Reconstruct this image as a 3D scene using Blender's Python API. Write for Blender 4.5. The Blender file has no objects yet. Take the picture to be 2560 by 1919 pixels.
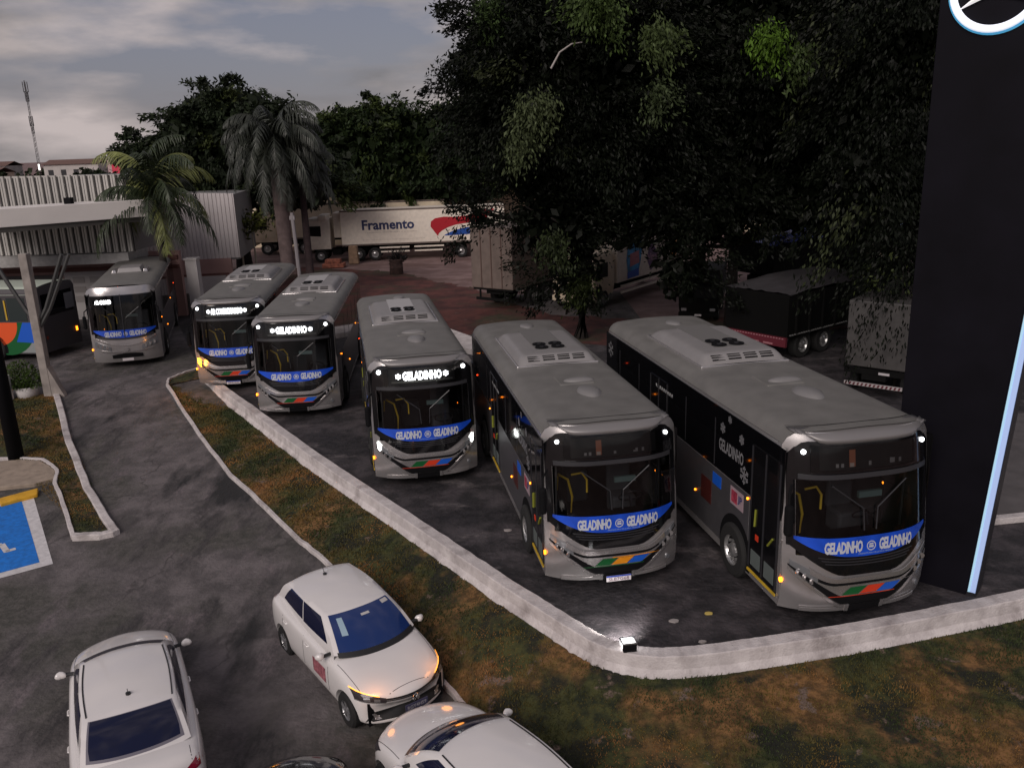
import bpy, bmesh, math, random
import numpy as np
from mathutils import Vector, Matrix
from mathutils.bvhtree import BVHTree
R = math.radians
random.seed(7); rng = np.random.default_rng(7)
scene = bpy.context.scene
COL = scene.collection

# ---------------------------------------------------------------- camera
cam = bpy.data.cameras.new('camera'); cam_o = bpy.data.objects.new('camera', cam); COL.objects.link(cam_o)
cam.sensor_width = 36.0; cam.lens = 30.0; cam.clip_start = 0.1; cam.clip_end = 3000
_p, _r = R(15.7), R(-1.91)
F = Vector((0, math.cos(_p), -math.sin(_p))); RX = Vector((1, 0, 0)); U = RX.cross(F)
R2 = RX*math.cos(_r) + U*math.sin(_r); U2 = -RX*math.sin(_r) + U*math.cos(_r)
m = Matrix((R2, U2, -F)).transposed().to_4x4(); m.translation = Vector((0, 0, 7.9))
cam_o.matrix_world = m
scene.camera = cam_o

# ---------------------------------------------------------------- world: dusk sky with broken cloud
SUN_EL, SUN_AZ = R(33), R(205)
world = bpy.data.worlds.new("World"); scene.world = world; world.use_nodes = True
nt = world.node_tree; nt.nodes.clear()
def N(t, **k):
    n = nt.nodes.new(t)
    for a, b in k.items(): setattr(n, a, b)
    return n
out = N('ShaderNodeOutputWorld'); bg = N('ShaderNodeBackground'); nt.links.new(bg.outputs[0], out.inputs[0])
sky = N('ShaderNodeTexSky', sky_type='NISHITA', sun_disc=False); sky.sun_elevation = SUN_EL; sky.sun_rotation = SUN_AZ
sky.air_density = 1.4; sky.dust_density = 1.0
tc = N('ShaderNodeTexCoord'); mp = N('ShaderNodeMapping'); mp.inputs['Scale'].default_value = (1.0, 1.0, 3.5)
mp.inputs['Location'].default_value = (8.3, 3.3, 1.9)
nt.links.new(tc.outputs['Generated'], mp.inputs[0])
no = N('ShaderNodeTexNoise'); no.inputs['Scale'].default_value = 2.8; no.inputs['Detail'].default_value = 9; no.inputs['Roughness'].default_value = .52
nt.links.new(mp.outputs[0], no.inputs['Vector'])
cr = N('ShaderNodeValToRGB'); cr.color_ramp.elements[0].position = .43; cr.color_ramp.elements[1].position = .55
nt.links.new(no.outputs[0], cr.inputs[0])
no2 = N('ShaderNodeTexNoise'); no2.inputs['Scale'].default_value = 5.0; no2.inputs['Detail'].default_value = 6
nt.links.new(mp.outputs[0], no2.inputs['Vector'])
cr2 = N('ShaderNodeValToRGB'); e = cr2.color_ramp.elements
e[0].position = .38; e[0].color = (1.35, 1.27, 1.30, 1); e[1].position = .64; e[1].color = (3.5, 3.05, 2.98, 1)
nt.links.new(no2.outputs[0], cr2.inputs[0])
mx = N('ShaderNodeMix', data_type='RGBA'); nt.links.new(cr.outputs[0], mx.inputs[0])
dim = N('ShaderNodeMix', data_type='RGBA', blend_type='MULTIPLY'); dim.inputs[0].default_value = 1
dim.inputs[7].default_value = (.43, .41, .52, 1)
nt.links.new(sky.outputs[0], dim.inputs[6]); flat = N('ShaderNodeMix', data_type='RGBA'); flat.inputs[0].default_value = .75; flat.inputs[7].default_value = (1.22, 1.20, 1.50, 1)
nt.links.new(dim.outputs[2], flat.inputs[6]); nt.links.new(flat.outputs[2], mx.inputs[6]); nt.links.new(cr2.outputs[0], mx.inputs[7])
nt.links.new(mx.outputs[2], bg.inputs[0]); bg.inputs[1].default_value = 0.15

sun = bpy.data.lights.new('sun', 'SUN'); sun.energy = 2.0; sun.angle = R(36); sun.color = (1, .90, .84)
so = bpy.data.objects.new('sun', sun); COL.objects.link(so)
# sun_rotation is measured from +Y towards +X (clockwise from above)
sd = Vector((math.sin(SUN_AZ)*math.cos(SUN_EL), math.cos(SUN_AZ)*math.cos(SUN_EL), math.sin(SUN_EL)))
so.rotation_euler = sd.to_track_quat('Z', 'Y').to_euler()
scene.view_settings.view_transform = 'Standard'; scene.view_settings.look = 'None'
scene.view_settings.exposure = 0.0; scene.view_settings.gamma = 1.0

# ---------------------------------------------------------------- materials
MATS = {}
def mat(name, col, rough=.6, metal=0, noise=0, nscale=4, bump=0, bscale=60, emit=0, ecol=None, coat=0, spec=.5):
    if name in MATS: return MATS[name]
    M = bpy.data.materials.new(name); M.use_nodes = True; t = M.node_tree; b = t.nodes['Principled BSDF']
    b.inputs['Base Color'].default_value = (*col, 1); b.inputs['Roughness'].default_value = rough
    b.inputs['Metallic'].default_value = metal; b.inputs['Coat Weight'].default_value = coat
    b.inputs['Specular IOR Level'].default_value = spec
    if emit:
        b.inputs['Emission Color'].default_value = (*(ecol or col), 1); b.inputs['Emission Strength'].default_value = emit
    if noise or bump:
        c = t.nodes.new('ShaderNodeTexCoord')
    if noise:
        n = t.nodes.new('ShaderNodeTexNoise'); n.inputs['Scale'].default_value = nscale; n.inputs['Detail'].default_value = 6
        t.links.new(c.outputs['Object'], n.inputs['Vector'])
        r = t.nodes.new('ShaderNodeValToRGB'); r.color_ramp.elements[0].position = .3; r.color_ramp.elements[1].position = .7
        r.color_ramp.elements[0].color = (*[x*(1-noise) for x in col], 1); r.color_ramp.elements[1].color = (*[min(1, x*(1+noise)) for x in col], 1)
        t.links.new(n.outputs[0], r.inputs[0]); t.links.new(r.outputs[0], b.inputs['Base Color'])
        rr = t.nodes.new('ShaderNodeMapRange'); rr.inputs[3].default_value = max(0, rough-.12*noise*2); rr.inputs[4].default_value = min(1, rough+.12*noise*2)
        t.links.new(n.outputs[0], rr.inputs[0]); t.links.new(rr.outputs[0], b.inputs['Roughness'])
    if bump:
        n2 = t.nodes.new('ShaderNodeTexNoise'); n2.inputs['Scale'].default_value = bscale; n2.inputs['Detail'].default_value = 4
        t.links.new(c.outputs['Object'], n2.inputs['Vector'])
        bp = t.nodes.new('ShaderNodeBump'); bp.inputs['Strength'].default_value = bump; bp.inputs['Distance'].default_value = .02
        t.links.new(n2.outputs[0], bp.inputs['Height']); t.links.new(bp.outputs[0], b.inputs['Normal'])
    MATS[name] = M; return M

def ramp_mat(name, layers, rough=.9, bump=.4, bscale=40, cracks=0):
    """layers: list of (noise scale, detail, [(pos,color)...], mix position lo, hi) blended in turn; object = world coordinates"""
    M = bpy.data.materials.new(name); M.use_nodes = True; t = M.node_tree; b = t.nodes['Principled BSDF']
    c = t.nodes.new('ShaderNodeTexCoord'); cur = None
    for i, (sc, det, cols, msc, lo, hi, stretch) in enumerate(layers):
        mpp = t.nodes.new('ShaderNodeMapping'); mpp.inputs['Scale'].default_value = stretch; mpp.inputs['Location'].default_value = (i*7.3, i*3.1, 0)
        if len(stretch) > 3: pass
        t.links.new(c.outputs['Object'], mpp.inputs[0])
        n = t.nodes.new('ShaderNodeTexNoise'); n.inputs['Scale'].default_value = sc; n.inputs['Detail'].default_value = det; n.inputs['Roughness'].default_value = .65
        t.links.new(mpp.outputs[0], n.inputs['Vector'])
        r = t.nodes.new('ShaderNodeValToRGB'); el = r.color_ramp.elements
        while len(el) < len(cols): el.new(.5)
        for k, (pp, cc) in enumerate(cols): el[k].position = pp; el[k].color = (*cc, 1)
        t.links.new(n.outputs[0], r.inputs[0])
        if cur is None: cur = r.outputs[0]
        else:
            mn = t.nodes.new('ShaderNodeTexNoise'); mn.inputs['Scale'].default_value = msc; mn.inputs['Detail'].default_value = 7; mn.inputs['Roughness'].default_value = .6
            t.links.new(mpp.outputs[0], mn.inputs['Vector'])
            mr = t.nodes.new('ShaderNodeMapRange'); mr.inputs[1].default_value = lo; mr.inputs[2].default_value = hi
            t.links.new(mn.outputs[0], mr.inputs[0])
            x = t.nodes.new('ShaderNodeMix'); x.data_type = 'RGBA'
            t.links.new(mr.outputs[0], x.inputs[0]); t.links.new(cur, x.inputs[6]); t.links.new(r.outputs[0], x.inputs[7]); cur = x.outputs[2]
    if cracks:
        wn = t.nodes.new('ShaderNodeTexNoise'); wn.inputs['Scale'].default_value = 1.3; wn.inputs['Detail'].default_value = 8; t.links.new(c.outputs['Object'], wn.inputs['Vector'])
        va = t.nodes.new('ShaderNodeVectorMath'); va.operation = 'MULTIPLY_ADD'; va.inputs[1].default_value = (1.6, 1.6, 0); t.links.new(wn.outputs['Color'], va.inputs[0]); t.links.new(c.outputs['Object'], va.inputs[2])
        vo = t.nodes.new('ShaderNodeTexVoronoi'); vo.feature = 'DISTANCE_TO_EDGE'; vo.inputs['Scale'].default_value = cracks; t.links.new(va.outputs[0], vo.inputs['Vector'])
        mr2 = t.nodes.new('ShaderNodeMapRange'); mr2.inputs[1].default_value = .004; mr2.inputs[2].default_value = .014; mr2.inputs[3].default_value = .42; mr2.inputs[4].default_value = 0
        t.links.new(vo.outputs['Distance'], mr2.inputs[0])
        n3 = t.nodes.new('ShaderNodeTexNoise'); n3.inputs['Scale'].default_value = .5; t.links.new(c.outputs['Object'], n3.inputs['Vector'])
        m3 = t.nodes.new('ShaderNodeMapRange'); m3.inputs[1].default_value = .48; m3.inputs[2].default_value = .56; t.links.new(n3.outputs[0], m3.inputs[0])
        mu = t.nodes.new('ShaderNodeMath'); mu.operation = 'MULTIPLY'; t.links.new(mr2.outputs[0], mu.inputs[0]); t.links.new(m3.outputs[0], mu.inputs[1])
        x2 = t.nodes.new('ShaderNodeMix'); x2.data_type = 'RGBA'; x2.inputs[7].default_value = (.012, .011, .011, 1)
        t.links.new(mu.outputs[0], x2.inputs[0]); t.links.new(cur, x2.inputs[6]); cur = x2.outputs[2]
    t.links.new(cur, b.inputs['Base Color']); b.inputs['Roughness'].default_value = rough
    n2 = t.nodes.new('ShaderNodeTexNoise'); n2.inputs['Scale'].default_value = bscale; n2.inputs['Detail'].default_value = 5
    t.links.new(c.outputs['Object'], n2.inputs['Vector'])
    bp = t.nodes.new('ShaderNodeBump'); bp.inputs['Strength'].default_value = bump; bp.inputs['Distance'].default_value = .03
    t.links.new(n2.outputs[0], bp.inputs['Height']); t.links.new(bp.outputs[0], b.inputs['Normal'])
    MATS[name] = M; return M

def glass_mat(name, tint, rough=.05):
    M = bpy.data.materials.new(name); M.use_nodes = True; t = M.node_tree; t.nodes.clear()
    o = t.nodes.new('ShaderNodeOutputMaterial'); g = t.nodes.new('ShaderNodeBsdfGlossy'); g.inputs['Roughness'].default_value = rough
    tr = t.nodes.new('ShaderNodeBsdfTransparent'); tr.inputs[0].default_value = (*tint, 1)
    fr = t.nodes.new('ShaderNodeFresnel'); fr.inputs[0].default_value = 1.5
    x = t.nodes.new('ShaderNodeMixShader'); t.links.new(fr.outputs[0], x.inputs[0]); t.links.new(tr.outputs[0], x.inputs[1]); t.links.new(g.outputs[0], x.inputs[2])
    t.links.new(x.outputs[0], o.inputs[0]); MATS[name] = M; return M

asphalt = ramp_mat('asphalt', [
    (1.4, 14, [(.40, (.072, .064, .065)), (.60, (.142, .124, .126))], 1, 0, 1, (1, 1, 1)),
    (5, 9, [(.42, (.050, .048, .042)), (.58, (.085, .078, .072))], .22, .47, .56, (1, 1, 1)),
    (9, 10, [(.42, (.034, .031, .032)), (.58, (.062, .055, .055))], .9, .53, .62, (1, .4, 1)),
    (12, 8, [(.4, (.150, .125, .130)), (.6, (.085, .074, .078))], 1.6, .56, .68, (1, .5, 1)),
    (5, 8, [(.3, (.014, .014, .015)), (.7, (.024, .023, .024))], .32, .60, .66, (.9, .35, 1))], rough=.85, bump=.8, bscale=14, cracks=.28)
asphalt_yard = ramp_mat('yard_asphalt', [
    (1.6, 12, [(.42, (.020, .018, .020)), (.58, (.062, .053, .058))], 1, 0, 1, (1, 1, 1)),
    (5, 9, [(.42, (.010, .009, .011)), (.58, (.026, .023, .026))], .45, .48, .58, (1, 1, 1)),
    (9, 8, [(.4, (.15, .13, .132)), (.6, (.06, .053, .056))], 1.0, .58, .68, (.6, 1, 1))], rough=.7, bump=.9, bscale=12, cracks=.3)
soil = ramp_mat('red_soil', [
    (.9, 5, [(.40, (.042, .010, .009)), (.60, (.105, .030, .024))], 1, 0, 1, (1, 1, 1)),
    (2, 5, [(.4, (.028, .026, .012)), (.6, (.06, .042, .022))], .35, .50, .60, (1, 1, 1)),
    (9, 4, [(.3, (.16, .11, .10)), (.7, (.10, .06, .05))], 2.2, .64, .72, (1, 1, 1))], bump=.12, bscale=3)
gravel = ramp_mat('pale_dirt', [
    (.5, 6, [(.40, (.15, .092, .086)), (.60, (.24, .16, .15))], 1, 0, 1, (1, 1, 1)),
    (2, 5, [(.3, (.10, .055, .05)), (.7, (.15, .09, .08))], .2, .5, .62, (1, 2, 1))], bump=.12, bscale=3)
lawn = ramp_mat('lawn_soil', [
    (4, 12, [(.42, (.010, .014, .003)), (.58, (.050, .052, .012))], 1, 0, 1, (1, 1, 1)),
    (5, 12, [(.42, (.075, .038, .010)), (.58, (.21, .105, .035))], .40, .50, .59, (1, 1, 1)),
    (9, 8, [(.4, (.006, .007, .003)), (.6, (.014, .014, .006))], .8, .54, .60, (1, 1, 1)),
    (30, 4, [(.3, (.20, .14, .11)), (.7, (.06, .04, .03))], 2.4, .62, .67, (1, 1, 1))], bump=1, bscale=10)
white_paint = ramp_mat('whitewash', [
    (3, 8, [(.35, (.46, .42, .415)), (.65, (.64, .595, .585))], 1, 0, 1, (1, 1, 1)),
    (8, 8, [(.3, (.25, .22, .215)), (.7, (.36, .32, .315))], 1.6, .52, .7, (1, 1, 1)),
    (30, 3, [(.3, (.10, .09, .085)), (.7, (.2, .18, .17))], 7, .68, .74, (1, 1, 1))], rough=.8, bump=.5, bscale=30)
concrete = mat('concrete', (.27, .24, .22), .85, noise=.25, nscale=3, bump=.3)
silver = mat('silver_paint', (.50, .48, .48), .24, .7, noise=.06, nscale=1.5)
silver_roof = mat('roof_grey', (.168, .162, .152), .55, .15, noise=.13, nscale=2.2, bump=.05, bscale=300)
silver_hi = mat('bright_silver', (.55, .53, .53), .22, .8)
grey_panel = mat('grey_panel', (.095, .092, .10), .4, .4, noise=.1)
black_gloss = mat('black_gloss', (.006, .006, .007), .08, coat=.3)
black_matte = mat('black_matte', (.006, .006, .007), .8, spec=.12)
black_rib = mat('black_rib', (.03, .03, .034), .35)
glass_side = mat('dark_glass', (.004, .004, .005), .06, spec=.4)
windshield = glass_mat('windshield_glass', (.58, .59, .61))
rubber = mat('rubber', (.012, .012, .012), .85, bump=.2)
rimm = mat('rim_silver', (.5, .5, .5), .3, .8)
blue_band = mat('blue_band', (.006, .065, .52), .4, noise=.25, nscale=3)
white_txt = mat('white_lettering', (.48, .51, .58), .5)
green_l = mat('green_livery', (.005, .10, .025), .4); orange_l = mat('orange_livery', (.75, .27, .01), .4)
red_l = mat('red_livery', (.62, .045, .015), .4); blue_l = mat('blue_livery', (.01, .10, .55), .4)
yellow_p = mat('yellow_paint', (.55, .36, .03), .5, noise=.2)
led = mat('led_white', (1, 1, 1), .4, emit=5, ecol=(1, 1, 1))
lamp_w = mat('lamp_white', (1, 1, 1), .3, emit=7, ecol=(.95, .97, 1))
lamp_dim = mat('lamp_dim_white', (1, 1, 1), .3, emit=2.0, ecol=(1, .95, .85))
lamp_a = mat('lamp_amber', (1, .3, .02), .3, emit=5, ecol=(1, .22, .01))
lamp_r = mat('lamp_red', (1, .05, .02), .3, emit=3, ecol=(1, .06, .01))
lens = mat('lamp_lens', (.30, .31, .33), .12, .6)
wood = mat('bark', (.018, .014, .012), .9, noise=.4, nscale=6, bump=.6, bscale=20)
interior = mat('cabin_dark', (.008, .008, .009), .9, spec=.1)
seatgrey = mat('seat_grey', (.075, .08, .085), .8)

# ---------------------------------------------------------------- helpers
class MB:
    def __init__(s): s.v = []; s.f = []
    def quad(s, a, b, c, d): i = len(s.v); s.v += [a, b, c, d]; s.f.append((i, i+1, i+2, i+3)); return s
    def poly(s, pts): i = len(s.v); s.v += list(pts); s.f.append(tuple(range(i, i+len(pts)))); return s
    def box(s, x0, x1, y0, y1, z0, z1, taper=0):
        i = len(s.v); t = taper
        s.v += [(x0, y0, z0), (x1, y0, z0), (x1, y1, z0), (x0, y1, z0), (x0+t, y0+t, z1), (x1-t, y0+t, z1), (x1-t, y1-t, z1), (x0+t, y1-t, z1)]
        s.f += [tuple(i+k for k in q) for q in ((3, 2, 1, 0), (4, 5, 6, 7), (0, 1, 5, 4), (1, 2, 6, 5), (2, 3, 7, 6), (3, 0, 4, 7))]; return s
    def prism(s, pts, z0, z1):
        n = len(pts); i = len(s.v)
        s.v += [(p[0], p[1], z0 if not callable(z0) else z0(p)) for p in pts] + [(p[0], p[1], z1 if not callable(z1) else z1(p)) for p in pts]
        s.f.append(tuple(i+n-1-k for k in range(n))); s.f.append(tuple(i+n+k for k in range(n)))
        for k in range(n): s.f.append((i+k, i+(k+1) % n, i+n+(k+1) % n, i+n+k))
        return s
    def grid(s, P, closed=False):
        """P[r][c] points"""
        i = len(s.v); r, c = len(P), len(P[0])
        for row in P: s.v += [tuple(p) for p in row]
        for a in range(r-1):
            for b in range(c-1 if not closed else c):
                b2 = (b+1) % c; s.f.append((i+a*c+b, i+a*c+b2, i+(a+1)*c+b2, i+(a+1)*c+b))
        return s
    def tube(s, pts, rad, n=8, cap=True):
        pts = [Vector(p) for p in pts]; rows = []
        for k, p in enumerate(pts):
            d = (pts[min(k+1, len(pts)-1)]-pts[max(k-1, 0)]).normalized()
            a = d.cross(Vector((0, 0, 1)));  a = a if a.length > .05 else d.cross(Vector((1, 0, 0)))
            a.normalize(); b = d.cross(a); rr = rad[k] if hasattr(rad, '__len__') else rad
            rows.append([p+a*math.cos(t)*rr+b*math.sin(t)*rr for t in [2*math.pi*j/n for j in range(n)]])
        i0 = len(s.v); s.grid(rows, True)
        if cap:
            s.f.append(tuple(i0+j for j in range(n))); s.f.append(tuple(i0+(len(pts)-1)*n+n-1-j for j in range(n)))
        return s
    def disc(s, c, ax, r, h, n=24):
        ax = Vector(ax).normalized(); return s.tube([Vector(c)-ax*h/2, Vector(c)+ax*h/2], r, n)
    def build(s, name, m, parent=None, smooth=False, bevel=0, subsurf=0, recalc=True):
        me = bpy.data.meshes.new(name); me.from_pydata([tuple(p) for p in s.v], [], s.f); me.materials.append(m)
        o = bpy.data.objects.new(name, me); COL.objects.link(o)
        if recalc:
            b = bmesh.new(); b.from_mesh(me)
            bmesh.ops.remove_doubles(b, verts=b.verts, dist=1e-5)
            bmesh.ops.recalc_face_normals(b, faces=b.faces); b.to_mesh(me); b.free()
        if parent: o.parent = parent
        if smooth: me.shade_smooth()
        if bevel:
            k = o.modifiers.new('bevel', 'BEVEL'); k.width = bevel; k.segments = 2; k.limit_method = 'ANGLE'; k.angle_limit = R(40)
        if subsurf:
            k = o.modifiers.new('sub', 'SUBSURF'); k.levels = subsurf; k.render_levels = subsurf
        return o
def tag(o, label, cat, group=None, kind=None):
    if label: o['label'] = label
    if cat: o['category'] = cat
    if group: o['group'] = group
    if kind: o['kind'] = kind
    return o
def thing(name, loc, rz=0, label=None, cat=None, group=None, s=1):
    o = bpy.data.objects.new(name, None); COL.objects.link(o); o.location = loc; o.rotation_euler = (0, 0, rz); o.scale = (s, s, s)
    o.empty_display_size = .2
    return tag(o, label, cat, group)
def struct(o, kind='structure'): o['kind'] = kind; return o
_txt = {}
def text_uv(txt, bold=.0, shear=0, spacing=1.0):
    """flat lettering as (verts 2D normalised to height 1, faces, width)"""
    key = (txt, bold, shear, spacing)
    if key in _txt: return _txt[key]
    cu = bpy.data.curves.new('t', 'FONT'); cu.body = txt; cu.offset = bold; cu.shear = shear; cu.space_character = spacing; cu.resolution_u = 2
    o = bpy.data.objects.new('t', cu); COL.objects.link(o)
    dg = bpy.context.evaluated_depsgraph_get(); me = bpy.data.meshes.new_from_object(o.evaluated_get(dg))
    v = np.array([x.co[:2] for x in me.vertices]); f = [tuple(p.vertices) for p in me.polygons]
    bpy.data.objects.remove(o); bpy.data.curves.remove(cu); bpy.data.meshes.remove(me)
    v -= v.min(0); h = v[:, 1].max(); v /= h
    _txt[key] = (v, f, v[:, 0].max()); return _txt[key]
def text_on(name, txt, m, parent, fn, u0, u1, v0, v1, **k):
    """lettering stretched into u0..u1, v0..v1 and laid on the surface fn(u, v)"""
    v, f, w = text_uv(txt, **k); b = MB()
    b.v = [fn(u0+(u1-u0)*p[0]/w, v0+(v1-v0)*p[1]) for p in v]; b.f = list(f)
    return b.build(name, m, parent, recalc=False)

# ---------------------------------------------------------------- ground
def gz(Y): return min(0.0, max(-1.25, -1.0+(Y-12)/18.0))
def sheet(name, xs, ys, zf, m):
    b = MB(); b.grid([[(x, y, zf(x, y)) for x in xs] for y in ys]); return struct(b.build(name, m, recalc=False))
sheet('ground', [-2000, -200, -60, -30, 0, 30, 60, 200, 2000], [-200, 0, 7.5, 12, 20, 30, 34, 60, 120, 400, 2500], lambda x, y: gz(y)-.03, gravel)
# retaining wall line (outer top edge) and yard
W_IN = [(-10.96, 30.04), (-7.95, 25.57), (-5.0, 21.06), (-2.18, 17.14), (-.18, 14.27), (.98, 12.7), (1.45, 12.12), (1.95, 11.87), (2.5, 11.84), (3.53, 12.0), (5.13, 12.31), (6.87, 12.75), (8.92, 13.3), (12, 14.2), (18, 16.2)]
def offset_line(P, d):
    o = []
    for i, p in enumerate(P):
        a = Vector(P[max(i-1, 0)]); b = Vector(P[min(i+1, len(P)-1)]); t = (b-a).normalized(); o.append((p[0]+t.y*d, p[1]-t.x*d))
    return o
W_OUT = offset_line(W_IN, -.27)
_c = Vector((3, 20))
if (Vector(W_OUT[3])-_c).length < (Vector(W_IN[3])-_c).length: W_OUT = offset_line(W_IN, .27)
yard_poly = W_IN + [(60, 30), (60, 44), (10, 34), (3, 33.5), (-1.0, 35), (-4, 38.5), (-9, 42), (-16, 46), (-17.5, 44), (-13.0, 34)]
b = MB(); b.poly([(x, y, .004) for x, y in yard_poly]); struct(b.build('bus_yard', asphalt_yard))
# drive: sloped sheet left of the wall
b = MB(); ys = list(np.linspace(4, 34, 31)) + [46]
b.grid([[(x, y, gz(y)+.002) for x in np.linspace(-34, 6, 3)] if False else [(x, y, gz(y)+.002) for x in (-34, -20, -12, -6, 0, 6)] for y in ys])
struct(b.build('driveway', asphalt))
jit = lambda a: a*(random.random()-.5)
def densify(P, k=6):
    o = []
    for i in range(len(P)-1):
        for j in range(k): t = j/k; o.append((P[i][0]*(1-t)+P[i+1][0]*t, P[i][1]*(1-t)+P[i+1][1]*t))
    return o+[P[-1]]
# soil bank and truck yard
b = MB(); _sp = [(-16, 46), (-9, 42), (-4, 38.5), (-1, 35), (3, 33.5), (10, 34), (60, 44), (60, 50), (14, 38), (6, 38), (2.1, 40), (-.6, 45), (-2.3, 49), (-4.2, 51.2), (-6, 54.6), (-9, 57.5), (-13.5, 60), (-20, 60.5), (-19, 52)]; _sp = [(p[0]+jit(.5), p[1]+jit(.7)) for p in densify(_sp+[_sp[0]], 12)[:-1]]; b.poly([(x, y, .012) for x, y in _sp])
struct(b.build('soil_bank', soil))
# retaining wall with stepped outer face
def zout(p): return gz(p[1])*.35-.32
b = MB()
sgn = .36 if abs(offset_line(W_IN, .27)[3][0]-W_OUT[3][0]) < 1e-6 else -.36
W_F = offset_line(W_IN, sgn*.92); W_G = offset_line(W_IN, sgn*1.04)
def smooth_line(P, it=2):
    P = [tuple(p) for p in P]
    for _ in range(it):
        Q = [P[0]]
        for a, c in zip(P[:-1], P[1:]): Q += [(a[0]*.75+c[0]*.25, a[1]*.75+c[1]*.25), (a[0]*.25+c[0]*.75, a[1]*.25+c[1]*.75)]
        P = Q+[P[-1]]
    return P
wi, wo, wf, wg = [densify(smooth_line(P), 3) for P in (W_IN, W_OUT, W_F, W_G)]
rows = []
for i in range(len(wi)):
    j = jit(.02); zt = .17+jit(.012)
    rows.append([(wi[i][0], wi[i][1], -.05), (wi[i][0]+j, wi[i][1]+j, zt-.015), (wi[i][0]+j, wi[i][1]-.01, zt), (wo[i][0], wo[i][1], zt), (wo[i][0]+(wf[i][0]-wo[i][0])*.12, wo[i][1]+(wf[i][1]-wo[i][1])*.12, zt-.02), (wo[i][0]+(wf[i][0]-wo[i][0])*.35+j*.5, wo[i][1]+(wf[i][1]-wo[i][1])*.35, zt-.22),
                 (wf[i][0]+j, wf[i][1]+j*.6, -.10+jit(.02)), (wg[i][0]+j*2, wg[i][1]+j*2, -.17+jit(.03)), (wg[i][0]+j*2, wg[i][1]+j*2, -1.3)])
b.grid(rows); i0 = 0
wall = b.build('retaining_wall', white_paint, bevel=.01)
tag(wall, 'long whitewashed low retaining wall curving round the bus yard corner', 'wall')

# thin kerb along the drive side of the lawn
KERB = [(-11.75, 31.9), (-12.2, 31.0), (-12.5, 30.1), (-12.28, 29.4), (-9.55, 24.6), (-7.63, 21.49), (-6.45, 19.9), (-5.07, 17.94), (-4.23, 16.92), (-1.33, 12.67), (-.9, 11.96), (-.23, 10.74), (1.0, 8.5), (2.0, 6.5)]
def kerb(name, line, w, h, label, m=white_paint, closed=False):
    L = densify(line, 5); 
    A = offset_line(L, w/2); B = offset_line(L, -w/2); rows = []
    for a, c in zip(A, B):
        j = jit(.03); zb = gz(a[1]); hh = h+jit(.02)
        rows.append([(a[0]+j, a[1], zb-.05), (a[0]+j, a[1], zb+hh-.015), (a[0]*.9+c[0]*.1+j, a[1]*.9+c[1]*.1, zb+hh), (a[0]*.1+c[0]*.9+j, a[1]*.1+c[1]*.9, zb+hh), (c[0]+j, c[1], zb+hh-.015), (c[0]+j, c[1], zb-.05)])
    k = MB(); k.grid(rows); k.poly(rows[0]); k.poly(rows[-1]); return tag(k.build(name, m), label, 'kerb')
kerb('kerb', KERB, .09, .10, 'thin worn white kerb edging the long lawn beside the drive')
# lawn between kerb and wall (sloping bank), continuing to the right foreground
kd = densify(KERB, 8)
def lawn_rows():
    A = densify(smooth_line([p for p in KERB[3:]], 1), 6); Bl = wg
    rows = []
    NN = 70; PA = np.array(A); PB = np.array([(p[0], p[1]) for p in Bl])
    def res(P, n):
        d = np.r_[0, np.cumsum(np.hypot(*np.diff(P, axis=0).T))]; t = np.linspace(0, d[-1], n); return np.c_[np.interp(t, d, P[:, 0]), np.interp(t, d, P[:, 1])]
    k = int(np.argmin(np.hypot(PB[:, 0]-1.4, PB[:, 1]-11.3)))
    a1 = res(PA, NN); b1 = res(PB[:k+1], NN)
    for i in range(NN):
        r = []
        for t in np.linspace(0, 1, 14):
            x, y = a1[i]*(1-t)+b1[i]*t; z0 = gz(a1[i][1])+.05; z1 = -.16
            r.append((x, y, z0+(z1-z0)*(t**.8)+jit(.03)*(0 < t < 1)))
        rows.append(r)
    NT = 14
    b2 = res(PB[k:], 40); rows2 = []
    tl = np.array([2.0, 6.5])
    for i in range(40):
        r = []; q = tl+(np.array([26, 2])-tl)*(i/39)
        ze = -1.2+.2*i/39
        for t in np.linspace(0, 1, 14):
            x, y = b2[i]*(1-t)+q*t; r.append((x, y, ze+(-.16-ze)*(1-t)**.8+jit(.05)*(t > 0)))
        rows2.append(r if i else list(reversed(rows[-1])))
    return rows, rows2
lr, lr2 = lawn_rows()
b = MB(); b.grid(lr); b.grid(lr2); struct(b.build('lawn', lawn, smooth=True))
# end cap near bus 2
b = MB(); b.poly([(x, y, .03) for x, y in [(-12.28, 29.4), (-12.5, 30.1), (-12.2, 31), (-11.8, 31.7), (-11.2, 30.3)]]); struct(b.build('lawn_end', lawn))

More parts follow.
